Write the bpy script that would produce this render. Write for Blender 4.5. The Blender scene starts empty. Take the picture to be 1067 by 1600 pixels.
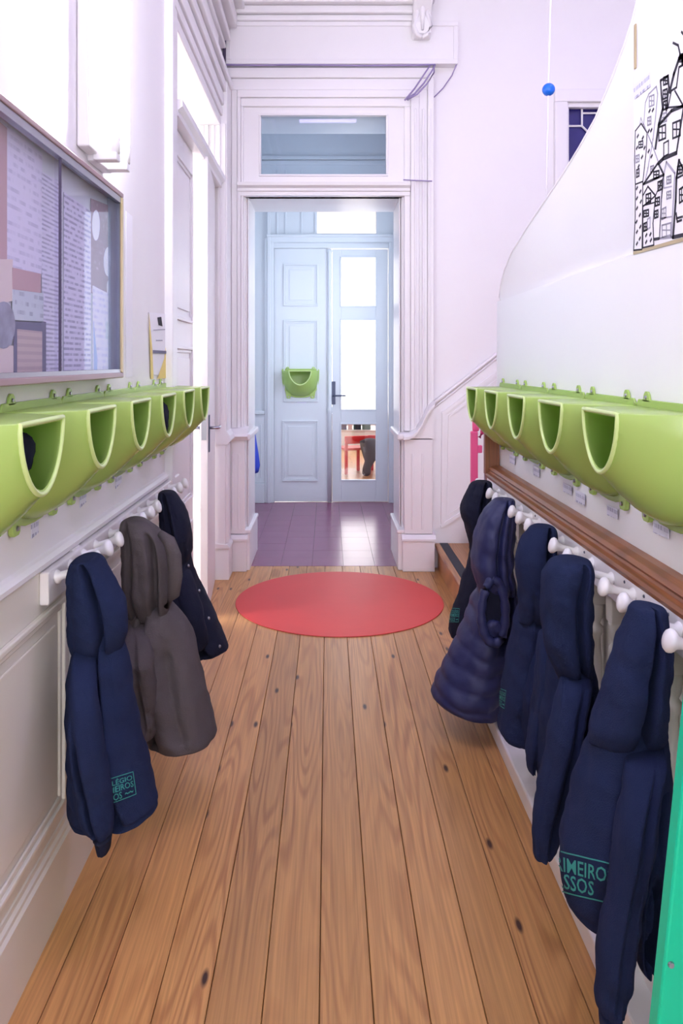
import bpy, bmesh, math, random
from mathutils import Vector, Matrix, noise
from mathutils.bvhtree import BVHTree
random.seed(7)
sc = bpy.context.scene
COL = sc.collection

# ------------------------------------------------------------------ camera
F, VX, VY, EYE = 1200.0, 512.0, 566.0, 1.35
cam = bpy.data.cameras.new('camera')
cam.sensor_fit = 'AUTO'; cam.sensor_width = 36.0; cam.lens = 36.0 * F / 1600.0
cam.shift_x = (533.5 - VX) / 1600.0
cam.shift_y = (VY - 800.0) / 1600.0
cam.clip_start = 0.05
co = bpy.data.objects.new('camera', cam); COL.objects.link(co)
co.location = (0, 0, EYE); co.rotation_euler = (math.pi/2, 0, 0)
sc.camera = co
# ------------------------------------------------------------------ world / exposure
w = bpy.data.worlds.new('world'); sc.world = w; w.use_nodes = True
w.node_tree.nodes['Background'].inputs[0].default_value = (0.8, 0.85, 1.0, 1)
w.node_tree.nodes['Background'].inputs[1].default_value = 0.6
sc.view_settings.view_transform = 'Standard'
sc.view_settings.look = 'None'
sc.view_settings.gamma = 1.0
sc.view_settings.use_curve_mapping = False
sc.view_settings.exposure = 0.18
sc.cycles.max_bounces = 8; sc.cycles.diffuse_bounces = 5; sc.cycles.glossy_bounces = 3; sc.cycles.transparent_max_bounces = 10
sc.cycles.adaptive_threshold = 0.03
sc.cycles.caustics_reflective = False; sc.cycles.caustics_refractive = False
L_TINT = 14.0       # unseen lavender panels added to tint the upper walls
L_FLUO = 52.0        # wall tubes
L_FILL = 5.0       # glowing pane added behind the camera as frontal fill
L_CLASS = 3.2       # classroom window
L_VEST = 3.4        # lobby side window
L_SIDE = 10.0       # side room window

def PX(px, py, D):
    return Vector(((px - VX) / F * D, D, EYE - (py - VY) / F * D))

def onX(X, px, py):
    return PX(px, py, X * F / (px - VX))

# ------------------------------------------------------------------ materials
def S(r, g, b):
    def f(c):
        c /= 255.0
        return c / 12.92 if c <= 0.04045 else ((c + 0.055) / 1.055) ** 2.4
    return (f(r), f(g), f(b), 1)

def newmat(name):
    m = bpy.data.materials.new(name); m.use_nodes = True
    nt = m.node_tree; b = nt.nodes['Principled BSDF']
    return m, nt, b

def N(nt, t, **kw):
    n = nt.nodes.new(t)
    for k, v in kw.items():
        setattr(n, k, v)
    return n

def simple(name, col, rough=0.5, spec=0.5, metal=0.0, bump=0.0, bscale=60.0, var=0.0, vscale=6.0, sheen=0.0, coat=0.0):
    m, nt, b = newmat(name)
    b.inputs['Base Color'].default_value = col
    b.inputs['Roughness'].default_value = rough
    b.inputs['Specular IOR Level'].default_value = spec
    b.inputs['Metallic'].default_value = metal
    b.inputs['Sheen Weight'].default_value = sheen
    b.inputs['Coat Weight'].default_value = coat
    tc = N(nt, 'ShaderNodeTexCoord')
    if bump > 0:
        n = N(nt, 'ShaderNodeTexNoise'); n.inputs['Scale'].default_value = bscale; n.inputs['Detail'].default_value = 4
        nt.links.new(tc.outputs['Object'], n.inputs['Vector'])
        bp = N(nt, 'ShaderNodeBump'); bp.inputs['Strength'].default_value = bump; bp.inputs['Distance'].default_value = 0.004
        nt.links.new(n.outputs['Fac'], bp.inputs['Height']); nt.links.new(bp.outputs['Normal'], b.inputs['Normal'])
    if var > 0:
        n = N(nt, 'ShaderNodeTexNoise'); n.inputs['Scale'].default_value = vscale; n.inputs['Detail'].default_value = 5
        nt.links.new(tc.outputs['Object'], n.inputs['Vector'])
        mx = N(nt, 'ShaderNodeMix', data_type='RGBA')
        mx.inputs[6].default_value = tuple(c * (1 - var) for c in col[:3]) + (1,)
        mx.inputs[7].default_value = tuple(min(1, c * (1 + var)) for c in col[:3]) + (1,)
        nt.links.new(n.outputs['Fac'], mx.inputs[0]); nt.links.new(mx.outputs[2], b.inputs['Base Color'])
    return m

def emit(name, col, strength):
    m, nt, b = newmat(name)
    b.inputs['Base Color'].default_value = (0.8, 0.8, 0.8, 1)
    b.inputs['Emission Color'].default_value = col
    b.inputs['Emission Strength'].default_value = strength
    return m

def glass(name, tint=(1, 1, 1, 1), gl=0.10, milk=0.0, rough=0.02):
    m, nt, b = newmat(name)
    out = nt.nodes['Material Output']
    tr = N(nt, 'ShaderNodeBsdfTransparent'); tr.inputs[0].default_value = tint
    g = N(nt, 'ShaderNodeBsdfGlossy'); g.inputs['Roughness'].default_value = rough
    mx = N(nt, 'ShaderNodeMixShader'); mx.inputs[0].default_value = gl
    nt.links.new(tr.outputs[0], mx.inputs[1]); nt.links.new(g.outputs[0], mx.inputs[2])
    last = mx
    if milk > 0:
        d = N(nt, 'ShaderNodeBsdfDiffuse'); d.inputs[0].default_value = (0.97, 0.97, 0.98, 1)
        m2 = N(nt, 'ShaderNodeMixShader'); m2.inputs[0].default_value = milk
        nt.links.new(mx.outputs[0], m2.inputs[1]); nt.links.new(d.outputs[0], m2.inputs[2]); last = m2
    nt.links.new(last.outputs[0], out.inputs['Surface'])
    return m

def wood_floor(name, light, dark, knots=True, rough=0.33):
    m, nt, b = newmat(name)
    L = nt.links.new
    tc = N(nt, 'ShaderNodeTexCoord'); oi = N(nt, 'ShaderNodeObjectInfo')
    mul = N(nt, 'ShaderNodeMath', operation='MULTIPLY'); mul.inputs[1].default_value = 37.0
    L(oi.outputs['Random'], mul.inputs[0])
    cmb = N(nt, 'ShaderNodeCombineXYZ'); L(mul.outputs[0], cmb.inputs[0]); L(mul.outputs[0], cmb.inputs[1]); L(mul.outputs[0], cmb.inputs[2])
    def coords(sx, sy):
        mp = N(nt, 'ShaderNodeMapping'); mp.inputs['Scale'].default_value = (sx, sy, 1)
        L(tc.outputs['Object'], mp.inputs['Vector'])
        ad = N(nt, 'ShaderNodeVectorMath', operation='ADD'); L(mp.outputs[0], ad.inputs[0]); L(cmb.outputs[0], ad.inputs[1])
        return ad.outputs[0]
    # growth-ring contours
    n1 = N(nt, 'ShaderNodeTexNoise'); n1.inputs['Scale'].default_value = 1.0; n1.inputs['Detail'].default_value = 1.5; n1.inputs['Roughness'].default_value = 0.4
    L(coords(8.5, 0.75), n1.inputs['Vector'])
    m1 = N(nt, 'ShaderNodeMath', operation='MULTIPLY'); m1.inputs[1].default_value = 95.0; L(n1.outputs['Fac'], m1.inputs[0])
    sn = N(nt, 'ShaderNodeMath', operation='SINE'); L(m1.outputs[0], sn.inputs[0])
    mr = N(nt, 'ShaderNodeMapRange'); mr.inputs[1].default_value = -0.2; mr.inputs[2].default_value = 1.0; L(sn.outputs[0], mr.inputs[0])
    # fibres
    n2 = N(nt, 'ShaderNodeTexNoise'); n2.inputs['Scale'].default_value = 1.0; n2.inputs['Detail'].default_value = 4
    L(coords(170, 3.0), n2.inputs['Vector'])
    # where the rings are strong
    n3 = N(nt, 'ShaderNodeTexNoise'); n3.inputs['Scale'].default_value = 1.0; n3.inputs['Detail'].default_value = 2
    L(coords(6, 1.0), n3.inputs['Vector'])
    r3 = N(nt, 'ShaderNodeMapRange'); r3.inputs[1].default_value = 0.42; r3.inputs[2].default_value = 0.68; r3.inputs[3].default_value = 0.12; r3.inputs[4].default_value = 0.66
    L(n3.outputs['Fac'], r3.inputs[0])
    k = N(nt, 'ShaderNodeMath', operation='MULTIPLY'); L(mr.outputs[0], k.inputs[0]); L(r3.outputs[0], k.inputs[1])
    mx = N(nt, 'ShaderNodeMix', data_type='RGBA'); mx.inputs[6].default_value = light; mx.inputs[7].default_value = dark
    L(k.outputs[0], mx.inputs[0])
    f2 = N(nt, 'ShaderNodeMapRange'); f2.inputs[1].default_value = 0.3; f2.inputs[2].default_value = 0.7; f2.inputs[3].default_value = 0.80; f2.inputs[4].default_value = 1.12
    L(n2.outputs['Fac'], f2.inputs[0])
    mm = N(nt, 'ShaderNodeMix', data_type='RGBA', blend_type='MULTIPLY'); mm.inputs[0].default_value = 1
    L(mx.outputs[2], mm.inputs[6]); L(f2.outputs[0], mm.inputs[7])
    hs = N(nt, 'ShaderNodeHueSaturation')
    rv = N(nt, 'ShaderNodeMapRange'); rv.inputs[3].default_value = 0.86; rv.inputs[4].default_value = 1.12; L(oi.outputs['Random'], rv.inputs[0])
    L(rv.outputs[0], hs.inputs['Value']); L(mm.outputs[2], hs.inputs['Color'])
    last = hs.outputs[0]
    if knots:
        vo = N(nt, 'ShaderNodeTexVoronoi', voronoi_dimensions='2D'); vo.inputs['Scale'].default_value = 1.0
        L(coords(11, 3.4), vo.inputs['Vector'])
        sep = N(nt, 'ShaderNodeSeparateColor'); L(vo.outputs['Color'], sep.inputs[0])
        gt = N(nt, 'ShaderNodeMath', operation='GREATER_THAN'); gt.inputs[1].default_value = 0.80; L(sep.outputs[0], gt.inputs[0])
        kr = N(nt, 'ShaderNodeMapRange'); kr.inputs[1].default_value = 0.045; kr.inputs[2].default_value = 0.11; kr.inputs[3].default_value = 1; kr.inputs[4].default_value = 0
        L(vo.outputs['Distance'], kr.inputs[0])
        kk = N(nt, 'ShaderNodeMath', operation='MULTIPLY'); L(gt.outputs[0], kk.inputs[0]); L(kr.outputs[0], kk.inputs[1])
        mk = N(nt, 'ShaderNodeMix', data_type='RGBA'); mk.inputs[7].default_value = S(62, 34, 26)
        L(kk.outputs[0], mk.inputs[0]); L(last, mk.inputs[6]); last = mk.outputs[2]
    L(last, b.inputs['Base Color'])
    rr = N(nt, 'ShaderNodeMapRange'); rr.inputs[3].default_value = rough - 0.06; rr.inputs[4].default_value = rough + 0.12; L(n3.outputs['Fac'], rr.inputs[0])
    L(rr.outputs[0], b.inputs['Roughness'])
    bp = N(nt, 'ShaderNodeBump'); bp.inputs['Strength'].default_value = 0.12; bp.inputs['Distance'].default_value = 0.002
    L(n2.outputs['Fac'], bp.inputs['Height']); L(bp.outputs[0], b.inputs['Normal'])
    return m

def printed(name, paper, ink, rows=40.0, axis=2, fill=0.5, cols=9.0):
    """paper with ragged lines of print: procedural stripes along the sheet"""
    m, nt, b = newmat(name); L = nt.links.new
    tc = N(nt, 'ShaderNodeTexCoord'); sp = N(nt, 'ShaderNodeSeparateXYZ'); L(tc.outputs['Object'], sp.inputs[0])
    a = N(nt, 'ShaderNodeMath', operation='MULTIPLY'); a.inputs[1].default_value = rows; L(sp.outputs[axis], a.inputs[0])
    fr = N(nt, 'ShaderNodeMath', operation='FRACT'); L(a.outputs[0], fr.inputs[0])
    lt = N(nt, 'ShaderNodeMath', operation='LESS_THAN'); lt.inputs[1].default_value = 0.45; L(fr.outputs[0], lt.inputs[0])
    fl = N(nt, 'ShaderNodeMath', operation='FLOOR'); L(a.outputs[0], fl.inputs[0])
    c = N(nt, 'ShaderNodeCombineXYZ'); L(fl.outputs[0], c.inputs[2])
    mu = N(nt, 'ShaderNodeMath', operation='MULTIPLY'); mu.inputs[1].default_value = cols * 3; L(sp.outputs[1], mu.inputs[0]); L(mu.outputs[0], c.inputs[1])
    n = N(nt, 'ShaderNodeTexNoise'); n.inputs['Scale'].default_value = 1.3; n.inputs['Detail'].default_value = 3; L(c.outputs[0], n.inputs['Vector'])
    g = N(nt, 'ShaderNodeMapRange'); g.inputs[1].default_value = fill - 0.08; g.inputs[2].default_value = fill + 0.08; L(n.outputs['Fac'], g.inputs[0])
    k = N(nt, 'ShaderNodeMath', operation='MULTIPLY'); L(lt.outputs[0], k.inputs[0]); L(g.outputs[0], k.inputs[1])
    mx = N(nt, 'ShaderNodeMix', data_type='RGBA'); mx.inputs[6].default_value = paper; mx.inputs[7].default_value = ink
    L(k.outputs[0], mx.inputs[0]); L(mx.outputs[2], b.inputs['Base Color']); b.inputs['Roughness'].default_value = 0.7
    return m

M = {}
M['wall'] = simple('wall_paint', S(236, 233, 234), 0.55, bump=0.08, bscale=30, var=0.015)
M['trim'] = simple('gloss_white_paint', S(234, 231, 233), 0.33, bump=0.05, bscale=40, var=0.02)
M['cream'] = simple('cream_paint', S(226, 221, 211), 0.4, bump=0.05, bscale=40, var=0.025)
M['lobby'] = simple('lobby_paint', S(222, 226, 232), 0.35, bump=0.05, bscale=40, var=0.02)
M['panelwhite'] = simple('white_laminate', S(250, 250, 252), 0.25, bump=0.02)
M['ceiling'] = simple('ceiling_paint', S(240, 238, 244), 0.8)
M['sub'] = simple('dark_subfloor', S(84, 50, 30), 0.9)
M['floor'] = wood_floor('pine_floor', S(200, 147, 91), S(148, 90, 52))
M['tread'] = wood_floor('tread_wood', S(186, 132, 84), S(120, 72, 44), knots=False)
M['rail'] = wood_floor('handrail_wood', S(150, 92, 58), S(92, 52, 38), knots=False, rough=0.35)
M['bin'] = simple('green_plastic', S(190, 219, 122), 0.24, bump=0.02, bscale=300)
_nt = M['bin'].node_tree; _b = _nt.nodes['Principled BSDF']
_t = N(_nt, 'ShaderNodeBsdfTranslucent'); _t.inputs[0].default_value = S(160, 215, 60)
_mx = N(_nt, 'ShaderNodeMixShader'); _mx.inputs[0].default_value = 0.24
_nt.links.new(_b.outputs[0], _mx.inputs[1]); _nt.links.new(_t.outputs[0], _mx.inputs[2]); _nt.links.new(_mx.outputs[0], _nt.nodes['Material Output'].inputs['Surface'])
M['rim'] = simple('pale_green_edge', S(206, 228, 150), 0.3)
M['green'] = simple('emerald_paint', S(0, 205, 160), 0.4)
M['mat'] = simple('red_vinyl', S(214, 66, 62), 0.5, bump=0.1, bscale=25, var=0.06, vscale=4)
M['tile'] = simple('purple_tile', S(140, 80, 112), 0.22, spec=0.5, var=0.08, vscale=5, bump=0.03, bscale=6)
M['steel'] = simple('satin_steel', S(170, 170, 178), 0.3, metal=1.0)
M['dark_metal'] = simple('dark_metal', S(84, 90, 112), 0.4, metal=0.6)
M['alu'] = simple('anodised_frame', S(158, 128, 134), 0.35, metal=0.3)
M['framegrey'] = simple('blue_grey_edge', S(120, 126, 146), 0.4)
M['slate'] = simple('slate_card', S(76, 80, 120), 0.6)
M['pinkp'] = simple('pale_pink_card', S(220, 180, 180), 0.7)
M['boxgreen'] = simple('grey_green_card', S(110, 128, 118), 0.6)
M['bronze'] = simple('bronze_edge', S(196, 178, 140), 0.35, metal=0.5)
M['cable'] = simple('grey_cable', S(150, 136, 178), 0.6)
M['darkcable'] = simple('dark_cable', S(70, 60, 90), 0.6)
M['knob'] = simple('white_knob_paint', S(242, 240, 244), 0.3)
M['blueball'] = simple('blue_ball', S(20, 110, 225), 0.35)
M['black'] = simple('black_rubber', S(40, 44, 54), 0.7)
M['ink'] = simple('black_ink', S(40, 38, 52), 0.8)
M['greyink'] = simple('grey_ink', S(170, 168, 184), 0.8)
M['paper'] = simple('white_paper', S(244, 243, 248), 0.7)
M['tag'] = printed('name_tag', S(228, 228, 244), S(160, 160, 190), rows=45, fill=0.5, cols=40)
M['yellow'] = simple('yellow_paper', S(238, 214, 130), 0.7)
M['navy'] = simple('navy_fleece', S(34, 43, 74), 0.95, spec=0.12, bump=0.5, bscale=420, var=0.18, vscale=9)
M['navyblack'] = simple('black_navy_cloth', S(24, 27, 46), 0.85, spec=0.2, bump=0.35, bscale=200, var=0.15)
M['grey'] = simple('charcoal_twill', S(84, 77, 80), 0.85, spec=0.2, bump=0.4, bscale=260, var=0.12)
M['puffer'] = simple('navy_nylon', S(36, 41, 84), 0.55, spec=0.4, bump=0.35, bscale=28, var=0.15)
M['emblem'] = simple('teal_print', S(48, 136, 130), 0.8)
M['bluecoat'] = simple('royal_blue_cloth', S(36, 66, 190), 0.8, bump=0.3, bscale=40)
M['pink'] = simple('pink_plastic', S(246, 96, 150), 0.4)
M['red'] = simple('red_plastic', S(226, 44, 44), 0.35)
M['clear'] = glass('clear_glass', gl=0.08)
M['cabinetglass'] = glass('cabinet_glass', tint=(0.95, 0.95, 0.99, 1), gl=0.05)
M['acrylic'] = glass('milky_acrylic', gl=0.06, milk=0.72)
M['greyglass'] = glass('transom_glass', tint=(0.80, 0.84, 0.88, 1), gl=0.04)
M['darkpane'] = simple('night_blue_pane', S(40, 34, 104), 0.08, var=0.6, vscale=3.5)
M['e_tint'] = emit('added_lavender_light', (0.58, 0.44, 1.0, 1), L_TINT)
M['e_fluo'] = emit('fluorescent_tube', (0.93, 0.95, 1.0, 1), L_FLUO)
M['e_fill'] = emit('added_fill_light', (0.95, 0.96, 1.0, 1), L_FILL)
M['e_class'] = emit('classroom_daylight', (0.97, 0.98, 1.0, 1), L_CLASS)
M['e_vest'] = emit('lobby_daylight', (0.72, 0.84, 1.0, 1), L_VEST)
M['e_side'] = emit('side_room_daylight', (0.95, 0.96, 1.0, 1), L_SIDE)

# ------------------------------------------------------------------ mesh helpers
class MB:
    def __init__(s): s.v = []; s.f = []
    def add(s, vs, fs):
        o = len(s.v); s.v += [tuple(q) for q in vs]; s.f += [tuple(i + o for i in f) for f in fs]; return s
    def box(s, x0, x1, y0, y1, z0, z1):
        vs = [(x, y, z) for z in (z0, z1) for y in (y0, y1) for x in (x0, x1)]
        return s.add(vs, [(0, 2, 3, 1), (4, 5, 7, 6), (0, 1, 5, 4), (2, 6, 7, 3), (0, 4, 6, 2), (1, 3, 7, 5)])
    def prism(s, poly, axis, a, b):
        """poly: 2D points in the two other axes (in xyz order), extruded a..b along axis"""
        def mk(p, t):
            return {'x': (t, p[0], p[1]), 'y': (p[0], t, p[1]), 'z': (p[0], p[1], t)}[axis]
        n = len(poly)
        vs = [mk(p, a) for p in poly] + [mk(p, b) for p in poly]
        fs = [tuple(range(n))[::-1], tuple(range(n, 2 * n))] + [(i, (i + 1) % n, n + (i + 1) % n, n + i) for i in range(n)]
        return s.add(vs, fs)
    def rings(s, rings, cap=True, closed=True):
        n = len(rings[0]); vs = [p for r in rings for p in r]; fs = []
        for k in range(len(rings) - 1):
            for i in range(n if closed else n - 1):
                j = (i + 1) % n
                fs.append((k * n + i, k * n + j, (k + 1) * n + j, (k + 1) * n + i))
        if cap:
            fs.append(tuple(range(n))[::-1]); fs.append(tuple(range((len(rings) - 1) * n, len(rings) * n)))
        return s.add(vs, fs)
    def tube(s, pts, r, n=8):
        pts = [Vector(p) for p in pts]; R = []
        for i, p in enumerate(pts):
            t = (pts[min(i + 1, len(pts) - 1)] - pts[max(i - 1, 0)]).normalized()
            up = Vector((0, 0, 1)) if abs(t.z) < 0.9 else Vector((1, 0, 0))
            a = t.cross(up).normalized(); b = t.cross(a)
            rr = r[i] if isinstance(r, (list, tuple)) else r
            R.append([p + (a * math.cos(2 * math.pi * k / n) + b * math.sin(2 * math.pi * k / n)) * rr for k in range(n)])
        return s.rings(R)
    def lathe(s, prof, org, axis, n=16):
        """prof: (distance along axis, radius)"""
        axis = Vector(axis).normalized(); org = Vector(org)
        up = Vector((0, 0, 1)) if abs(axis.z) < 0.9 else Vector((1, 0, 0))
        a = axis.cross(up).normalized(); b = axis.cross(a)
        return s.rings([[org + axis * t + (a * math.cos(2 * math.pi * k / n) + b * math.sin(2 * math.pi * k / n)) * max(r, 1e-4) for k in range(n)] for t, r in prof])
    def build(s, name, mat, parent=None, smooth=False, bevel=0.0, sub=0, segs=2, recalc=True):
        me = bpy.data.meshes.new(name); me.from_pydata(s.v, [], s.f); me.update()
        if recalc:
            bm = bmesh.new(); bm.from_mesh(me); bmesh.ops.recalc_face_normals(bm, faces=bm.faces); bm.to_mesh(me); bm.free()
        if isinstance(mat, (list, tuple)):
            for q in mat: me.materials.append(M[q])
        else:
            me.materials.append(M[mat])
        o = bpy.data.objects.new(name, me); COL.objects.link(o)
        if parent is not None:
            o.parent = parent
            if parent.type == 'EMPTY' or True:
                o.matrix_parent_inverse = Matrix.Translation(-Vector(world_loc(parent)))
        if smooth:
            for p in me.polygons: p.use_smooth = True
        if bevel > 0:
            md = o.modifiers.new('edge', 'BEVEL'); md.width = bevel; md.segments = segs; md.limit_method = 'ANGLE'; md.angle_limit = math.radians(40)
        if sub:
            md = o.modifiers.new('smooth', 'SUBSURF'); md.levels = sub; md.render_levels = sub
        return o

WL = {}
def world_loc(o): return WL.get(o.name, (0, 0, 0))

def tag(o, label, cat=None, group=None, kind=None):
    o['label'] = label
    if cat: o['category'] = cat
    if group: o['group'] = group
    if kind: o['kind'] = kind
    return o

def thing(name, loc, label, cat, group=None, kind=None):
    o = bpy.data.objects.new(name, None); COL.objects.link(o); o.location = loc; o.empty_display_size = 0.05
    WL[o.name] = tuple(loc)
    return tag(o, label, cat, group, kind)

def copy_tree(root, loc, label, rotz=None):
    r = root.copy(); COL.objects.link(r); r.location = loc; r['label'] = label
    if rotz is not None: r.rotation_euler = (0, 0, rotz)
    WL[r.name] = tuple(loc)
    def rec(src, dst):
        for ch in list(src.children):
            c = ch.copy(); COL.objects.link(c); c.parent = dst; c.matrix_parent_inverse = ch.matrix_parent_inverse.copy()
            rec(ch, c)
    rec(root, r)
    return r

def ST(mb, name, mat, label=None, parent=None, **kw):
    o = mb.build(name, mat, parent, **kw)
    if parent is None:
        o['kind'] = 'structure'
        if label: o['label'] = label
    return o

def frame_ring(mb, plane, at, depth, u0, u1, z0, z1, wd):
    """picture-frame of four bars; plane 'x' or 'y', from at to at+depth"""
    a, b = sorted((at, at + depth))
    def bx(p0, p1, q0, q1):
        if plane == 'y': mb.box(p0, p1, a, b, q0, q1)
        else: mb.box(a, b, p0, p1, q0, q1)
    bx(u0, u1, z1 - wd, z1); bx(u0, u1, z0, z0 + wd); bx(u0, u0 + wd, z0 + wd, z1 - wd); bx(u1 - wd, u1, z0 + wd, z1 - wd)

def moulded_panel(parent, plane, face, sgn, u0, u1, z0, z1, mat, field=True):
    """raised panel moulding on a face; sgn is the direction it stands out"""
    m = MB(); frame_ring(m, plane, face, 0.014 * sgn, u0, u1, z0, z1, 0.014)
    frame_ring(m, plane, face, 0.007 * sgn, u0 + 0.014, u1 - 0.014, z0 + 0.014, z1 - 0.014, 0.016)
    p = m.build('panel_moulding', mat, parent, bevel=0.003)
    if field:
        i = 0.055; m = MB(); a, b = sorted((face, face + 0.006 * sgn))
        if u1 - u0 > 0.16:
            if plane == 'y': m.box(u0 + i, u1 - i, a, b, z0 + i, z1 - i)
            else: m.box(a, b, u0 + i, u1 - i, z0 + i, z1 - i)
            m.build('panel', mat, parent, bevel=0.004)
    return p

XL, XR = -0.675, 0.755      # corridor wall planes
YF = 5.05                   # far wall
# ------------------------------------------------------------------ floors
fl = ST(MB().box(-0.9, 3.4, -2.5, 5.09, -0.12, -0.022), 'floor', 'sub', 'pine board floor of the corridor')
seams = [-0.72, -0.593, -0.482, -0.362, -0.252, -0.136, -0.0175, 0.095, 0.211, 0.327, 0.432, 0.545, 0.66, 0.79]
for i in range(len(seams) - 1):
    g = 0.0009
    MB().box(seams[i] + g, seams[i + 1] - g, -2.4, 5.085, -0.022, 0.0).build('plank', 'floor', fl, bevel=0.0014, segs=1)
lb = ST(MB().box(-0.9, 0.9, 5.09, 7.5, -0.12, -0.012), 'floor_lobby', 'sub', 'purple tiled lobby floor beyond the doorway')
tn = 0
ty = 5.09
while ty < 7.4:
    tx = -0.73
    row = int(round((ty - 5.09) / 0.21))
    while tx < 0.72:
        z = random.uniform(-0.0003, 0.0003)
        MB().box(tx + 0.0004, tx + 0.2081, ty + 0.0004, ty + 0.2081, -0.012, z).build('tile', 'tile', lb, bevel=0.0006, segs=1)
        tx += 0.2085
    ty += 0.2085
ST(MB().box(-2.2, 2.6, 7.5, 12.0, -0.12, 0.0), 'floor_classroom', 'floor', 'honey wooden classroom floor behind the glazed door')
ST(MB().box(-3.0, -0.9, 2.8, 5.3, -0.12, 0.0), 'floor_side_room', 'floor', 'wooden floor of the bright side room')
# ------------------------------------------------------------------ ceilings
ST(MB().box(-0.9, 3.5, -2.6, 5.6, 4.3, 4.4), 'ceiling', 'ceiling', 'white ceiling of the stair hall')
ST(MB().box(-0.9, 0.95, 5.5, 7.5, 3.66, 3.76), 'ceiling_lobby', 'lobby', 'lobby ceiling')
ST(MB().box(-2.3, 2.7, 7.45, 12.1, 3.3, 3.4), 'ceiling_classroom', 'ceiling', 'classroom ceiling')
ST(MB().box(-3.1, -0.9, 2.7, 5.4, 3.3, 3.4), 'ceiling_side_room', 'ceiling', 'side room ceiling')
# ------------------------------------------------------------------ left wall with a double doorway
DA, DB = 3.36, 4.75
m = MB().box(-0.9, XL, -2.5, DA, 0, 4.3).box(-0.9, XL, DA, DB, 2.83, 4.3).box(-0.9, -0.70, DB, 5.05, 0, 4.3)
wl = ST(m, 'wall_left', 'wall', 'white painted corridor wall with the notice board')
# lower cream dado, its chair rail, skirting and panels
MB().box(XL, XL + 0.006, -2.4, 3.185, 0.0, 0.865).build('dado', 'cream', wl)
MB().prism([(XL, 0.865), (XL + 0.012, 0.865), (XL + 0.020, 0.873), (XL + 0.020, 0.883), (XL + 0.010, 0.892), (XL, 0.897)], 'y', -2.4, 3.183).build('chair_rail', 'trim', wl)
MB().prism([(XL, 0), (XL + 0.022, 0), (XL + 0.022, 0.165), (XL + 0.016, 0.172), (XL + 0.016, 0.182), (XL + 0.010, 0.188), (XL + 0.010, 0.2), (XL, 0.205)], 'y', -2.4, 3.183).build('skirting', 'cream', wl)
for (a, b) in ((0.55, 1.93), (2.10, 2.62), (2.72, 3.16)):
    moulded_panel(wl, 'x', XL + 0.006, 1, a, b, 0.245, 0.765, 'cream')
MB().box(XL, XL + 0.016, 1.985, 2.045, 0.0, 0.865).build('stile', 'trim', wl, bevel=0.003)
# door casing, near side (steps), far side, head
tr = thing('trim_left_door', (XL, 3.3, 0), 'white moulded casing round the side doorway', 'trim', kind='structure')
MB().box(XL - 0.02, XL + 0.018, 3.19, 3.36, 0, 3.10).build('casing_board', 'trim', tr, bevel=0.003)
MB().box(XL - 0.005, XL + 0.034, 3.178, 3.235, 0, 3.135).build('casing_edge', 'trim', tr, bevel=0.008, segs=3)
MB().box(-0.895, -0.632, 4.751, 4.80, 0.2, 2.83).build('casing_board', 'trim', tr, bevel=0.003)
MB().box(-0.715, -0.612, 4.755, 4.93, 0.0, 0.198).build('plinth_block', 'trim', tr, bevel=0.004)
MB().prism([(-0.70, 0.198), (-0.606, 0.198), (-0.618, 0.222), (-0.70, 0.228)], 'y', 4.745, 4.93).build('plinth_cap', 'trim', tr)
MB().box(-0.70, -0.625, 4.77, 4.95, 0.2, 3.1).build('casing_board', 'trim', tr, bevel=0.004)
MB().box(-0.665, -0.615, 4.765, 4.82, 0.23, 0.84).build('casing_panel', 'trim', tr, bevel=0.004)
MB().prism([(-0.72, 0.84), (-0.622, 0.84), (-0.597, 0.868), (-0.605, 0.895), (-0.63, 0.93), (-0.72, 0.93)], 'y', 4.745, 4.96).build('casing_cap', 'trim', tr)
for k, (x0, x1) in enumerate(((-0.79, -0.765), (-0.752, -0.735), (-0.718, -0.70), (-0.68, -0.664))):
    MB().box(x0, x1, 4.741 - 0.004 * (k % 2), 4.7515, 0.93, 2.815).build('casing_bead', 'trim', tr, bevel=0.003)
for k, (z0, z1, p) in enumerate(((2.818, 2.87, 0.012), (2.88, 2.93, 0.022), (2.945, 3.02, 0.03), (3.03, 3.09, 0.045), (3.10, 3.14, 0.065))):
    MB().box(-0.81 if k == 0 else XL - 0.01, XL + p, 3.24 - 0.004 * k, 4.95 - 0.003 * k, z0, z1).build('head_moulding', 'trim', tr, bevel=0.005)
MB().box(XL - 0.012, XL + 0.008, 3.245, 4.93, 2.84, 3.13).build('head_board', 'trim', tr)
MB().prism([(-0.80, 2.43), (-0.655, 2.43), (-0.655, 2.455), (-0.635, 2.47), (-0.635, 2.50), (-0.80, 2.515)], 'y', 3.36, 4.75).build('transom_bar', 'trim', tr)
MB().box(-0.80, -0.78, 3.36, 4.75, 2.515, 2.84).build('transom_pane', 'clear', tr)
for z0, z1, p in ((3.37, 3.40, 0.02), (3.42, 3.47, 0.05), (3.50, 3.60, 0.09), (3.62, 3.80, 0.14)):
    MB().box(XL - 0.02, XL + p, -2.4, 4.95, z0, z1).build('cornice', 'trim', wl, bevel=0.008)

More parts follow.
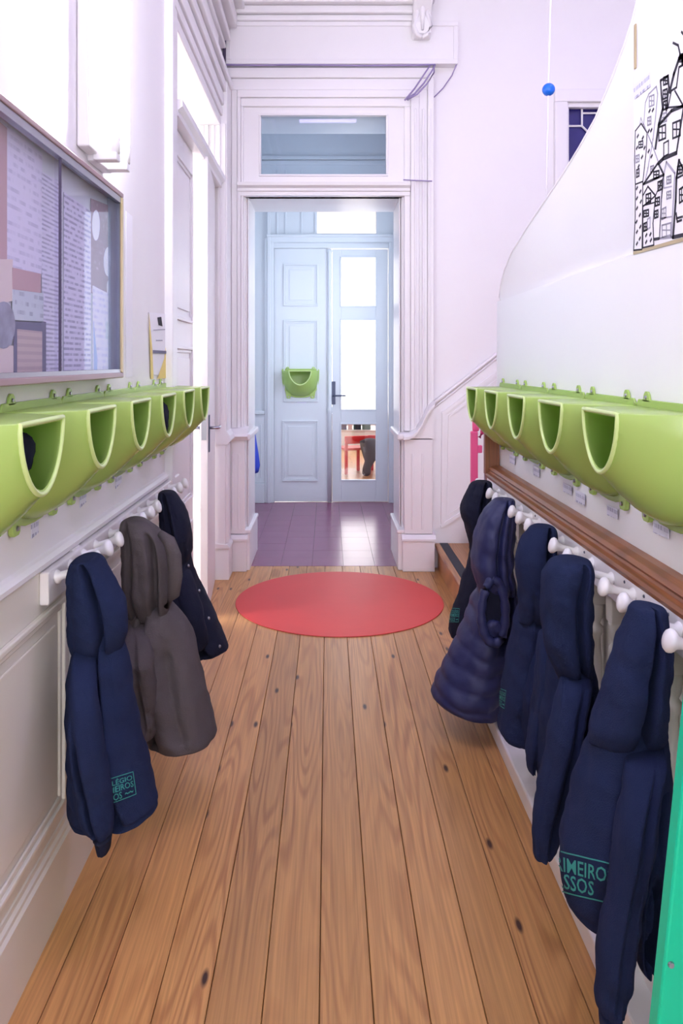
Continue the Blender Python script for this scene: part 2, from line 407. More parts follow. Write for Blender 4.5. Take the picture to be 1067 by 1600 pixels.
# near leaf, closed; hinged at the near side
def panel_leaf(name, label, w, h, t, panels, mat):
    o = MB().box(0, t, 0, w, 0, h).build(name, mat, None, bevel=0.003)
    o['kind'] = 'structure'; tag(o, label, 'door'); WL[o.name] = (0, 0, 0)
    for (a, b, c, d) in panels:
        moulded_panel(o, 'x', t, 1, a, b, c, d, mat)
    return o
pl = [(0.10, 0.53, 0.14, 0.55), (0.10, 0.53, 0.66, 1.42), (0.10, 0.53, 1.54, 2.30)]
d1 = panel_leaf('door_1', 'closed leaf of the white side doors next to the coat hooks', 0.60, 2.42, 0.04, pl, 'trim')
d1.location = (-0.735, 3.365, 0.005)
d2 = panel_leaf('door_2', 'open white door leaf seen edge-on beside the doorway', 0.65, 2.44, 0.042, [(0.1, 0.55, 0.14, 0.55), (0.1, 0.55, 0.66, 1.42), (0.1, 0.55, 1.54, 2.30)], 'trim')
d2.location = (-0.694, 4.735, 0.006); d2.rotation_euler = (0, 0, math.pi + math.radians(5.0))
def lever(parent, loc_y, z, x, sgn):
    m = MB().tube([(x, loc_y, z), (x + sgn * 0.05, loc_y, z), (x + sgn * 0.055, loc_y + 0.02, z), (x + sgn * 0.055, loc_y + 0.12, z)], 0.008)
    h = m.build('handle', 'steel', parent, smooth=True)
    m = MB().box(min(x, x + sgn * 0.006), max(x, x + sgn * 0.006), loc_y - 0.018, loc_y + 0.018, z - 0.12, z + 0.06)
    m.build('handle_plate', 'steel', h, bevel=0.002)
# leaf local: y runs from hinge to free edge (rotated), faces at x=0 and x=t
for sgn, x in ((1, 0.042), (-1, 0.0)):
    m = MB().tube([(x, 0.59, 0.99), (x + sgn * 0.05, 0.59, 0.99), (x + sgn * 0.055, 0.57, 0.99), (x + sgn * 0.055, 0.47, 0.99)], 0.008)
    h = m.build('handle', 'steel', d2, smooth=True); h.matrix_parent_inverse = Matrix()
    m = MB().box(min(x, x + sgn * 0.006), max(x, x + sgn * 0.006), 0.57, 0.61, 0.86, 1.06)
    q = m.build('handle_plate', 'dark_metal', d2, bevel=0.002)
MB().box(0.008, 0.034, 0.648, 0.653, 0.93, 1.09).build('lock_plate', 'steel', d2)
for z in (0.3, 1.25, 2.15):
    MB().lathe([(0, 0.009), (0.1, 0.009)], (0.045, 0.004, z), (0, 0, 1), 10).build('hinge', 'trim', d1)
# side room shell
ST(MB().box(-3.1, -0.70, 5.2, 5.3, 0, 3.3), 'wall_side_room_end', 'wall', 'end wall of the bright side room')
ST(MB().box(-3.1, -0.9, 2.7, 2.8, 0, 3.3), 'wall_side_room_near', 'wall', 'near wall of the bright side room')
ST(MB().box(-3.1, -3.0, 2.7, 5.4, 0, 3.3), 'wall_side_room_outer', 'wall', 'outer wall of the bright side room')
sw = ST(MB().box(-2.995, -2.985, 3.2, 4.9, 0.7, 2.7), 'window_1', 'e_side', 'daylit window of the side room')
m = MB(); frame_ring(m, 'x', -2.985, 0.03, 3.15, 4.95, 0.65, 2.75, 0.06); m.build('window_frame', 'trim', sw)
MB().box(-3.0, -0.9, 5.18, 5.2, 0, 0.2).build('skirting', 'trim', bpy.data.objects['wall_side_room_end'])

# ------------------------------------------------------------------ far wall with doorway and transom
OX0, OX1, OZ = -0.55, 0.50, 2.436
m = MB().box(-0.9, OX0, YF, 5.55, 0, 4.3).box(OX0, OX1, YF + 0.06, 5.55, 3.02, 4.3).box(OX1, 1.578, YF, 5.55, 0, 4.3)
m.box(1.578, 2.45, YF, 5.55, 0, 2.0).box(1.578, 2.45, YF, 5.55, 3.03, 4.3).box(2.45, 3.5, YF, 5.55, 0, 4.3).box(OX0, OX1, YF, YF + 0.06, 3.02, 4.3)
wf = ST(m, 'wall_far', 'wall', 'lavender tinted far wall above the stair panelling')
td = thing('trim_far_door', (0, YF, 0), 'white moulded door surround with transom light', 'trim', kind='structure')
bandL = [-0.700, -0.628, -0.590, -0.568, OX0]; bandR = [0.690, 0.650, 0.596, 0.540, OX1]; bandZ = [3.265, 3.20, 3.125, 3.075, 3.02]
outs = [0.062, 0.046, 0.054, 0.04]
for k in range(4):
    p = outs[k]; zb = 0.90
    MB().box(bandL[k], bandL[k + 1], YF - p, YF + 0.01, zb, bandZ[k + 1] + 0.001).build('casing_band', 'trim', td, bevel=0.006, segs=3)
    MB().box(bandR[k + 1], bandR[k], YF - p, YF + 0.01, zb, bandZ[k + 1] + 0.001).build('casing_band', 'trim', td, bevel=0.006, segs=3)
    MB().box(bandL[k], bandR[k], YF - p, YF + 0.01, bandZ[k + 1], bandZ[k]).build('casing_band', 'trim', td, bevel=0.006, segs=3)
# thin beads
for x in (-0.645, 0.665, 0.62, 0.57):
    MB().box(x - 0.006, x + 0.006, YF - 0.066, YF, 0.9, 3.0).build('casing_bead', 'trim', td, bevel=0.004)
# transom field and bar
TX0, TX1, TZ0, TZ1 = -0.438, 0.383, 2.579, 2.966
m = MB().box(OX0, TX0, YF - 0.02, YF + 0.05, OZ, 3.02).box(TX1, OX1, YF - 0.02, YF + 0.05, OZ, 3.02).box(TX0, TX1, YF - 0.02, YF + 0.05, OZ, TZ0).box(TX0, TX1, YF - 0.02, YF + 0.05, TZ1, 3.02)
m.build('transom_frame', 'trim', td)
m = MB(); frame_ring(m, 'y', YF - 0.03, 0.03, TX0 - 0.012, TX1 + 0.012, TZ0 - 0.012, TZ1 + 0.012, 0.014); m.build('transom_bead', 'trim', td, bevel=0.004)
MB().box(TX0, TX1, YF + 0.01, YF + 0.016, TZ0, TZ1).build('transom_pane', 'greyglass', td)
MB().prism([(YF - 0.02, 2.436), (YF - 0.05, 2.436), (YF - 0.05, 2.46), (YF - 0.06, 2.465), (YF - 0.06, 2.482), (YF - 0.085, 2.495), (YF - 0.09, 2.515), (YF - 0.02, 2.52)], 'x', OX0 - 0.035, OX1 + 0.035).build('transom_bar', 'trim', td)
# reveals
for x0, x1 in ((OX0 - 0.005, OX0 + 0.012), (OX1 - 0.012, OX1 + 0.005)):
    MB().box(x0, x1, YF, 5.55, 0, OZ).build('reveal', 'trim', td)
MB().box(OX0, OX1, YF, 5.55, OZ, OZ + 0.03).build('reveal_head', 'trim', td)
MB().box(OX0, OX1, YF + 0.06, 5.55, OZ + 0.03, OZ + 0.05).build('reveal_shelf', 'trim', td)
MB().box(OX0, OX1, YF + 0.06, 5.55, 3.0, 3.02).build('reveal_soffit', 'trim', td)
for x in (-0.535, -0.525, 0.475, 0.487):
    MB().box(x - 0.004, x + 0.004, YF + 0.02, 5.5, 0.2, OZ).build('reveal_bead', 'trim', td, bevel=0.002)
# lower pilasters with flutes, cap, plinth
def pilaster(x0, x1, sx, flutes):
    p = 0.085
    MB().box(x0, x1, YF - p, YF + 0.01, 0.24, 0.86).build('pilaster', 'trim', td, bevel=0.004)
    for fx in flutes:
        MB().box(fx - 0.007, fx + 0.007, YF - p - 0.006, YF - p + 0.001, 0.27, 0.76).build('flute', 'trim', td, bevel=0.003)
    MB().box(x0 - 0.012, x1 + 0.012, YF - p - 0.02, YF + 0.01, 0.0, 0.20).build('plinth_block', 'trim', td, bevel=0.004)
    MB().prism([(YF, 0.20), (YF - p - 0.03, 0.20), (YF - p - 0.03, 0.212), (YF - p - 0.008, 0.235), (YF, 0.245)], 'x', x0 - 0.018, x1 + 0.018).build('plinth_cap', 'trim', td)
pilaster(-0.66, -0.535, 1, (-0.618, -0.575))
pilaster(0.495, 0.678, 1, (0.548, 0.612))
MB().prism([(YF, 0.845), (YF - 0.095, 0.845), (YF - 0.125, 0.872), (YF - 0.118, 0.89), (YF - 0.08, 0.92), (YF, 0.93)], 'x', -0.68, -0.515).build('pilaster_cap', 'trim', td)
for x0, x1 in ((OX0 - 0.02, -0.505), (0.455, OX1 + 0.02)):
    MB().box(x0, x1, YF - 0.07, 5.53, 0, 0.24).build('plinth_block', 'trim', td, bevel=0.005)
    MB().box(x0 - 0.006, x1 + 0.006, YF - 0.076, 5.535, 0.24, 0.265).build('plinth_cap', 'trim', td, bevel=0.008, segs=3)
    MB().box(x0 - 0.006, x1 + 0.006, YF - 0.10, 5.54, 0.845, 0.89).build('reveal_cap', 'trim', td, bevel=0.012, segs=3)
# frieze box, cornice and corbel
fz = thing('trim_far_cornice', (0, 4.98, 3.3), 'boxed frieze and cornice with a carved corbel above the doorway', 'trim', kind='structure')
MB().box(-0.70, 0.845, 4.985, YF + 0.01, 3.285, 3.56).build('frieze', 'trim', fz, bevel=0.004)
m = MB(); frame_ring(m, 'y', 4.977, 0.01, -0.66, 0.845, 3.285, 3.56, 0.03); m.build('frieze_frame', 'trim', fz, bevel=0.003)
for z0, z1, p in ((3.561, 3.60, 0.085), (3.601, 3.65, 0.11), (3.651, 3.70, 0.15), (3.701, 3.78, 0.20)):
    MB().box(-0.70, 0.60 if z0 < 3.7 else 0.7, YF - p, YF, z0, z1).build('cornice', 'trim', fz, bevel=0.01, segs=3)
cb = MB().prism([(YF - 0.10, 3.44), (YF - 0.13, 3.46), (YF - 0.15, 3.52), (YF - 0.14, 3.58), (YF - 0.20, 3.64), (YF - 0.24, 3.74), (YF - 0.24, 3.80), (YF - 0.05, 3.80), (YF - 0.05, 3.44)], 'x', 0.545, 0.665).build('corbel', 'trim', fz, bevel=0.012, segs=3)
for sx in (-1, 1):
    m = MB().tube([(0.605 + sx * 0.045, 4.90, 3.78), (0.605 + sx * 0.05, 4.90, 3.66), (0.605 + sx * 0.03, 4.91, 3.58), (0.605 + sx * 0.055, 4.91, 3.50), (0.605 + sx * 0.03, 4.92, 3.45), (0.605, 4.92, 3.43)], 0.014)
    m.build('scroll', 'trim', cb, smooth=True)
MB().tube([(0.605, 4.895, 3.78), (0.605, 4.895, 3.62), (0.605, 4.90, 3.47)], [0.016, 0.02, 0.008]).build('scroll', 'trim', cb, smooth=True)
# stair window high in the far wall
wn = thing('window_2', (2.0, YF, 2.0), 'small leaded window with dark blue panes high on the stair wall', 'window', kind='structure')
m = MB(); frame_ring(m, 'y', YF - 0.03, 0.05, 1.486, 2.54, 1.91, 3.14, 0.085); m.build('window_casing', 'trim', wn, bevel=0.006)
m = MB(); frame_ring(m, 'y', YF - 0.005, 0.04, 1.555, 2.47, 1.98, 3.055, 0.03); m.build('window_frame', 'trim', wn, bevel=0.004)
MB().box(1.57, 2.46, YF + 0.05, YF + 0.06, 1.99, 3.04).build('pane', 'darkpane', wn)
for (a, b) in (((1.684, 3.03), (1.684, 2.915)), ((1.57, 2.915), (1.684, 2.915)), ((1.684, 2.915), (1.74, 2.86)), ((1.74, 2.86), (1.74, 2.2)), ((1.684, 3.0), (2.34, 3.0)),
               ((2.34, 3.03), (2.34, 2.915)), ((2.34, 2.915), (2.46, 2.915)), ((2.34, 2.915), (2.28, 2.86)), ((2.28, 2.86), (2.28, 2.2)), ((1.74, 2.2), (2.28, 2.2)), ((1.74, 2.86), (2.28, 2.86)), ((1.57, 2.6), (1.74, 2.6))):
    MB().tube([(a[0], YF + 0.04, a[1]), (b[0], YF + 0.04, b[1])], 0.007, 6).build('muntin', 'trim', wn)

# stair panelling on the far wall
sp = thing('trim_stair_dado', (0.9, YF, 0.17), 'grey white stair panelling with sloping moulded cap', 'trim', kind='structure')
yF = YF - 0.02
def fw(px, py): q = PX(px, py, yF); return (q.x, q.z)
capline = [fw(674, 633), fw(690, 620), fw(773, 555), fw(1000, 378)]
poly = [(fw(674, 633)[0], 0.165)] + [capline[0], capline[2], capline[3], (capline[3][0], 0.165)]
MB().prism(poly, 'y', yF, YF + 0.005).build('dado_board', 'trim', sp)
MB().tube([(x, yF - 0.008, z) for x, z in capline], 0.013, 10).build('cap_moulding', 'trim', sp, smooth=True)
MB().tube([(x, yF - 0.004, z - 0.03) for x, z in capline], 0.007, 8).build('cap_bead', 'trim', sp, smooth=True)
# swan neck running down from the cap to the pilaster
sw_ = [fw(676, 631), fw(668, 638), fw(662, 648), fw(656, 662), fw(648, 674), fw(638, 681), fw(628, 682)]
swp = [(x, YF - 0.1, z) for x, z in sw_]
m = MB(); R = []
for (x, y, z) in swp: R.append([(x, YF - 0.135, z - 0.012), (x, YF - 0.135, z + 0.006), (x, YF - 0.10, z + 0.022), (x, YF, z + 0.03), (x, YF, z - 0.012)])
m.rings(R).build('swan_neck', 'trim', sp, smooth=False)
# infill between pilaster and swan neck
inf = [(0.495, 0.85)] + [(x, z - 0.005) for x, z in reversed(sw_)] + [(0.685, 0.85)]
MB().prism(inf, 'y', YF - 0.085, YF).build('swan_panel', 'trim', sp)
def strip(pts, w_, d, name):
    for kk, (a, b) in enumerate(zip(pts[:-1], pts[1:])):
        d = d + (0.0012 if kk % 2 else -0.0012)
        va = Vector((a[0], a[1])); vb = Vector((b[0], b[1])); t = (vb - va).normalized(); n = Vector((-t.y, t.x)) * w_ / 2; e = t * w_ * 0.5
        q = [va - n - e, vb - n + e, vb + n + e, va + n - e]
        MB().prism([tuple(p) for p in q], 'y', yF - d, yF).build(name, 'trim', sp)
o1 = [fw(1000, 465), fw(773, 585), fw(693, 645), fw(691, 821), fw(773, 768), fw(1000, 600)]
o1[0] = fw(1000, 407); 
strip(o1, 0.022, 0.014, 'panel_moulding')
o2 = [fw(1000, 420), fw(773, 596), fw(702, 650), fw(699, 806), fw(773, 756), fw(1000, 590)]
strip(o2, 0.012, 0.009, 'panel_moulding')

# stairs rising to the side
stc = thing('staircase', (0.7, 4.2, 0), 'wooden stairs with black non-slip strips behind the balustrade', 'stairs', kind='structure')
for k in range(7):
    x0 = 0.70 + 0.215 * k; z1 = 0.167 * (k + 1)
    MB().box(x0 + 0.02, x0 + 0.04, 3.47, YF - 0.022, 0.167 * k, z1 - 0.03).build('riser', 'tread', stc)
    t = MB().box(x0, x0 + 0.26, 3.47, YF - 0.022, z1 - 0.03, z1).build('tread', 'tread', stc, bevel=0.008, segs=3)
    MB().box(x0 + 0.03, x0 + 0.085, 3.5, YF - 0.03, z1, z1 + 0.002).build('grip_strip', 'black', t)

# ------------------------------------------------------------------ right side: panel wall, balustrade
wr = ST(MB().box(XR, XR + 0.03, -2.4, 3.42, 0.10, 1.62), 'wall_right', 'panelwhite', 'white boarded stair parapet carrying the green bins')
MB().box(XR - 0.004, XR, -2.4, 3.42, 0.10, 0.86).build('infill_board', 'cream', wr)
MB().box(XR, XR + 0.03, 3.42, 3.435, 0.10, 1.62).build('end_post', 'trim', wr)
bl = thing('stair_balustrade', (0.70, 1.8, 0), 'cream turned balusters under a brown wooden handrail', 'balustrade', kind='structure')
MB().prism([(0.745, 0.845), (0.745, 0.80), (0.70, 0.80), (0.692, 0.848), (0.690, 0.858), (0.694, 0.866), (0.706, 0.870), (0.709, 0.876), (0.704, 0.884), (0.712, 0.893), (0.73, 0.898), (0.7545, 0.898), (0.7545, 0.845)], 'y', 0.2, 3.38).build('handrail', 'rail', bl)
MB().prism([(3.36, 0.86), (3.40, 0.86), (3.40, 1.08), (3.375, 1.08)], 'x', 0.69, 0.752).build('handrail', 'rail', bl)
MB().box(0.715, 0.745, 3.385, 3.42, 0.10, 0.86).build('end_post', 'rail', bl)
MB().box(0.593, 0.67, -0.5, 3.44, 0.0, 0.06).build('base_rail', 'trim', bl, bevel=0.006)
MB().box(0.66, 0.80, -0.5, 3.44, 0.0, 0.105).build('base_rail', 'trim', bl, bevel=0.006)
prof = [(0.0, 0.019), (0.02, 0.019), (0.03, 0.012), (0.04, 0.020), (0.055, 0.020), (0.065, 0.012), (0.09, 0.016), (0.20, 0.021), (0.34, 0.017), (0.42, 0.013), (0.43, 0.020), (0.445, 0.020), (0.455, 0.012), (0.47, 0.018), (0.50, 0.021), (0.51, 0.021)]
y = 0.84
bal0 = None
while y < 3.35:
    if bal0 is None:
        b0 = MB().lathe(prof, (0, 0, 0.19), (0, 0, 1), 14).build('baluster', 'cream', None, smooth=True)
        b0.parent = bl; b0.matrix_parent_inverse = Matrix.Translation((-0.70, -1.8, 0)); b0.location = (0.725, y, 0)
        s1 = MB().box(-0.021, 0.021, -0.021, 0.021, 0.70, 0.84).build('square_block', 'cream', None, bevel=0.002); s1.parent = b0
        s2 = MB().box(-0.021, 0.021, -0.021, 0.021, 0.105, 0.19).build('square_block', 'cream', None, bevel=0.002); s2.parent = b0
        bal0 = (b0, s1, s2)
    else:
        c = bal0[0].copy(); COL.objects.link(c); c.location = (0.725, y, 0)
        for s_ in bal0[1:]:
            d = s_.copy(); COL.objects.link(d); d.parent = c
    y += 0.155

# milky guard sheet rising along the stair
curve = [(780, 465), (782, 445), (788, 422), (800, 393), (830, 345), (856, 307), (880, 271), (905, 230), (930, 185), (955, 125), (975, 72), (988, 32), (996, 0)]
XA = XR + 0.012
cp = [onX(XA, a, b) for a, b in curve]
pts2 = [(p.y, p.z) for p in cp] + [(1.70, 2.42), (1.4, 2.75), (-1.5, 2.75), (-1.5, 1.60), (3.36, 1.60)]
gp = thing('guard_sheet', (XA, 1.5, 1.6), 'milky plastic stair guard sheet with curved top edge', 'guard panel')
MB().prism(pts2, 'x', XA, XA + 0.005).build('sheet', 'acrylic', gp)
e = [(XA + 0.002, p.y, p.z) for p in cp] + [(XA + 0.002, 1.70, 2.42), (XA + 0.002, 1.4, 2.75)]
MB().tube(e, 0.005, 8).build('edge_trim', 'knob', gp, smooth=True)
MB().box(XA - 0.004, XA - 0.001, 1.905, 1.915, 2.08, 2.19).build('fixing_strip', 'bronze', gp)

# ------------------------------------------------------------------ shell: other walls
ST(MB().box(3.4, 3.5, -2.6, 5.55, 0, 4.3), 'wall_stair_side', 'wall', 'outer wall of the stair hall')
ST(MB().box(-0.9, 3.5, -2.6, -2.5, 0, 4.3), 'wall_entrance', 'wall', 'entrance wall behind the photographer')
en = ST(MB().box(-0.6, 2.6, -2.5, -2.49, 0.4, 3.4), 'fill_pane', 'e_fill', 'unseen glowing pane added behind the camera as frontal fill')  # emissive pane put in out of view to fill from the front
m = MB(); frame_ring(m, 'y', -2.49, 0.04, -0.66, 2.66, 0.34, 3.46, 0.07); m.build('window_frame', 'trim', en)  # frame round the added fill pane
# lavender ceiling lamps, added out of view to tint the upper walls
for (x, yy, lab) in ((0.0, 1.2, 'unseen square lavender lamp added over the corridor'), (1.9, 3.0, 'unseen square lavender lamp added over the stairs')):
    t = thing('added_tint_lamp', (x, yy, 4.3), lab, 'lamp', group='added lavender lamps out of view')
    MB().box(x - 0.38, x + 0.38, yy - 0.38, yy + 0.38, 4.25, 4.3).build('housing', 'trim', t, bevel=0.01)
    MB().box(x - 0.34, x + 0.34, yy - 0.34, yy + 0.34, 4.24, 4.252).build('diffuser', 'e_tint', t)

# ------------------------------------------------------------------ lobby beyond the doorway
YB = 7.40
ST(MB().box(-0.9, -0.72, 5.55, 7.5, 0, 3.7), 'wall_lobby_left', 'lobby', 'lobby wall with the blue coat')
wlr = ST(MB().box(0.71, 0.9, 5.55, 7.5, 0, 3.7), 'wall_lobby_right', 'lobby', 'daylit lobby wall')
lw = ST(MB().box(0.70, 0.71, 5.75, 6.9, 0.95, 2.9), 'window_4', 'e_vest', 'daylit lobby side window')
m = MB(); frame_ring(m, 'x', 0.71, -0.03, 5.69, 6.96, 0.89, 2.96, 0.06); m.build('window_frame', 'lobby', lw)
def bx(px): return (px - VX) / F * YB
def bz(py): return EYE - (py - VY) / F * YB
m = MB().box(-0.9, bx(428), YB, 7.5, 0, 2.56).box(bx(607), 0.9, YB, 7.5, 0, 2.56).box(-0.9, bx(495), YB, 7.5, 2.56, 3.7).box(bx(588), 0.9, YB, 7.5, 2.56, 3.7)
m.box(bx(495), bx(588), YB, 7.5, 3.0, 3.7).box(bx(428), bx(607), YB, 7.5, 2.45, 2.57)
wb = ST(m, 'wall_lobby_back', 'lobby', 'pale blue lobby end wall')
for z0, z1, p in ((3.25, 3.29, 0.02), (3.30, 3.33, 0.035), (3.56, 3.60, 0.06), (3.61, 3.66, 0.11)):
    MB().box(-0.72, 0.71, YB - p, YB, z0, z1).build('cornice', 'lobby', wb, bevel=0.006)
tb = thing('trim_lobby_door', (0, YB, 0), 'pale blue casing round the lobby double door', 'trim', kind='structure')
MB().box(bx(414), bx(428), YB - 0.03, YB + 0.01, 0, 2.54).build('casing_board', 'lobby', tb, bevel=0.005)
MB().box(bx(418), bx(423), YB - 0.045, YB, 0, 2.9).build('casing_bead', 'lobby', tb, bevel=0.005)
MB().box(bx(607), bx(621), YB - 0.03, YB + 0.01, 0, 2.54).build('casing_board', 'lobby', tb, bevel=0.005)
MB().box(bx(612), bx(616), YB - 0.045, YB, 0, 2.6).build('casing_bead', 'lobby', tb, bevel=0.005)
MB().box(bx(417), bx(622), YB - 0.04, YB + 0.01, 2.50, 2.565).build('casing_head', 'lobby', tb, bevel=0.006)
MB().box(bx(417), bx(622), YB - 0.055, YB, 2.55, 2.575).build('casing_cap', 'lobby', tb, bevel=0.006)
for x in (432, 445, 470):
    MB().box(bx(x), bx(x + 3), YB - 0.012, YB, 2.58, 3.2).build('casing_bead', 'lobby', tb, bevel=0.004)
m = MB(); frame_ring(m, 'y', YB - 0.015, 0.03, bx(492), bx(591), 2.57, 3.02, 0.02); m.build('transom_frame', 'lobby', tb)
MB().box(bx(495), bx(588), YB + 0.03, YB + 0.036, 2.57, 3.0).build('transom_pane', 'clear', tb)
# dado at both sides of the double door
for (a, b) in ((394, 414), (621, 632)):
    MB().box(bx(a), bx(b), YB - 0.02, YB, 0.19, 0.85).build('dado_board', 'lobby', tb, bevel=0.004)
    MB().box(bx(a), bx(b), YB - 0.05, YB, 0.0, 0.19).build('skirting_block', 'lobby', tb, bevel=0.006)
    MB().box(bx(a), bx(b), YB - 0.05, YB, 0.85, 0.885).build('dado_cap', 'lobby', tb, bevel=0.008)
for xx in (400, 407):
    MB().box(bx(xx), bx(xx + 2), YB - 0.026, YB - 0.015, 0.24, 0.75).build('flute', 'lobby', tb, bevel=0.002)
# left, fixed leaf
d3 = MB().box(bx(428), bx(513), YB + 0.01, YB + 0.05, 0.006, 2.448).build('door_3', 'lobby', None, bevel=0.004)
tag(d3, 'pale blue panelled door leaf carrying one green bin', 'door', kind='structure')
for (x0, x1, y0, y1) in ((443, 497, 412, 478), (443, 497, 500, 628), (441, 497, 657, 752)):
    moulded_panel(d3, 'y', YB + 0.01, -1, bx(x0), bx(x1), bz(y1), bz(y0), 'lobby')
MB().lathe([(0, 0.022), (0.85, 0.022), (0.87, 0.028), (0.9, 0.028), (0.92, 0.022), (2.40, 0.02), (2.42, 0.03), (2.44, 0.01)], (bx(515), YB, 0.004), (0, 0, 1), 12).build('astragal', 'lobby', d3, smooth=True)
# right, glazed leaf
x0, x1 = bx(519), bx(606)
panes = [(533, 587, 402, 478), (533, 587, 500, 640), (533, 583, 663, 750)]
a, b = bx(533), bx(587)
zs = [0.006, bz(750), bz(663), bz(640), bz(500), bz(478), bz(402), 2.44]
m = MB().box(x0, a, YB + 0.01, YB + 0.05, 0.006, 2.44).box(b, x1, YB + 0.01, YB + 0.05, 0.006, 2.44)
for k in (0, 2, 4, 6): m.box(a, b, YB + 0.01, YB + 0.05, zs[k], zs[k + 1])
d4 = m.build('door_4', 'lobby', None, bevel=0.003)
tag(d4, 'pale blue glazed door leaf with three panes and lever handle', 'door', kind='structure')
for k in (1, 3, 5):
    MB().box(a, b, YB + 0.026, YB + 0.032, zs[k], zs[k + 1]).build('pane', 'clear', d4)
    m = MB(); frame_ring(m, 'y', YB + 0.002, 0.02, a - 0.012, b + 0.012, zs[k] - 0.012, zs[k + 1] + 0.012, 0.014); m.build('glazing_bead', 'lobby', d4, bevel=0.003)
hp = MB().box(bx(518), bx(524), YB - 0.004, YB + 0.01, bz(632), bz(596)).build('handle_plate', 'dark_metal', d4, bevel=0.002)
MB().tube([(bx(521), YB, bz(618)), (bx(521), YB - 0.045, bz(618)), (bx(524), YB - 0.05, bz(618)), (bx(540), YB - 0.05, bz(618))], 0.008).build('handle', 'dark_metal', d4, smooth=True)
for z in (0.35, 1.25, 2.1):
    MB().lathe([(0, 0.01), (0.1, 0.01)], (bx(608), YB - 0.005, z), (0, 0, 1), 10).build('hinge', 'lobby', d4)
# left lobby wall: door casing edge and cap
MB().box(-0.72, -0.70, 6.2, 7.38, 0, 2.3).build('side_door', 'lobby', bpy.data.objects['wall_lobby_left'], bevel=0.005)
MB().box(-0.72, -0.675, 5.9, 6.15, 0, 2.4).build('side_casing', 'lobby', bpy.data.objects['wall_lobby_left'], bevel=0.005)
MB().box(-0.70, -0.685, 6.35, 7.25, 0.9, 2.2).build('side_panel', 'lobby', bpy.data.objects['wall_lobby_left'], bevel=0.005)

# ------------------------------------------------------------------ classroom behind
ST(MB().box(-2.2, -2.1, 7.5, 12, 0, 3.3), 'wall_classroom_left', 'wall', 'classroom side wall')
ST(MB().box(2.5, 2.6, 7.5, 12, 0, 3.3), 'wall_classroom_right', 'wall', 'opposite classroom side wall')
m = MB().box(-2.2, 2.6, 11.9, 12.0, 0, 0.55).box(-2.2, 2.6, 11.9, 12.0, 3.1, 3.3)
m.box(-2.2, -0.9, 7.5, 7.55, 0, 3.3).box(0.9, 2.6, 7.5, 7.55, 0, 3.3)
ST(m, 'wall_classroom_back', 'wall', 'classroom window wall')
cw = ST(MB().box(-2.1, 2.5, 11.95, 11.96, 0.55, 3.1), 'window_5', 'e_class', 'wide daylit classroom window')
# low table
tt = thing('low_table', (0.4, 9.9, 0), 'low cream edged classroom table seen through the bottom pane', 'table')
MB().box(-0.3, 1.2, 9.6, 10.3, 0.475, 0.50).build('table_top', 'cream', tt, bevel=0.004)
for (lx, ly) in ((-0.22, 9.68), (1.12, 9.68), (-0.22, 10.22), (1.12, 10.22)):
    MB().lathe([(0, 0.02), (0.475, 0.025)], (lx, ly, 0), (0, 0, 1), 10).build('leg', 'cream', tt)
def small_chair(x, y0, lab, rz):
    t = thing('small_chair', (x, y0, 0), lab, 'chair', group='small red classroom chairs')
    def rb(mb, nm):
        o = mb.build(nm, 'red', None, bevel=0.008); o.parent = t; return o
    rb(MB().box(-0.15, 0.15, -0.15, 0.15, 0.29, 0.32), 'seat'); rb(MB().box(-0.15, 0.15, 0.13, 0.16, 0.37, 0.465), 'backrest')
    for sx in (-1, 1):
        for sy in (-1, 1):
            rb(MB().prism([(sx * 0.13 - 0.018, sy * 0.13 - 0.018), (sx * 0.13 + 0.018, sy * 0.13 - 0.018), (sx * 0.13 + 0.018, sy * 0.13 + 0.018), (sx * 0.13 - 0.018, sy * 0.13 + 0.018)], 'z', 0, 0.30 if sy < 0 else 0.46), 'leg')
    t.rotation_euler = (0, 0, rz)
small_chair(0.30, 9.38, 'small red classroom chair with legs seen through bottom pane', math.radians(200))
small_chair(0.66, 9.45, 'small red chair behind the unclear dark form', math.radians(170))
for k, (x0, x1, h_, mt, lb_) in enumerate(((0.12, 0.24, 0.075, 'slate', 'slate blue box standing on the low classroom table'), (0.26, 0.31, 0.06, 'pinkp', 'pale pink box on the low classroom table'), (0.33, 0.42, 0.07, 'black', 'black box on the low classroom table'), (0.44, 0.54, 0.07, 'boxgreen', 'grey green box on the low classroom table'))):
    bo = thing('toy_box', ((x0 + x1) / 2, 9.75, 0.5), lb_, 'box', 'boxes on the classroom table')
    MB().box(x0, x1, 9.68, 9.84, 0.5005, 0.5 + h_).build('box_body', mt, bo, bevel=0.004)
    MB().box(x0 - 0.003, x1 + 0.003, 9.677, 9.843, 0.5 + h_ - 0.001, 0.5 + h_ + 0.006).build('lid', mt, bo, bevel=0.002)
dc = MB()  # stand-in for an unidentified dark shape behind the bottom pane
R = []
for (z, cx, rx, ry) in ((0.03, 0.46, 0.03, 0.05), (0.05, 0.46, 0.05, 0.06), (0.12, 0.465, 0.05, 0.05), (0.20, 0.50, 0.06, 0.06), (0.26, 0.53, 0.11, 0.08), (0.36, 0.52, 0.13, 0.09), (0.44, 0.50, 0.12, 0.08), (0.47, 0.50, 0.05, 0.04)):
    R.append([(cx + rx * math.cos(q / 16 * 2 * math.pi), 9.15 + ry * math.sin(q / 16 * 2 * math.pi), z - 0.028) for q in range(16)])
dco = dc.rings(R).build('dark_form', 'grey', None, smooth=True); tag(dco, 'unclear dark grey form by the small red chairs', 'coat')
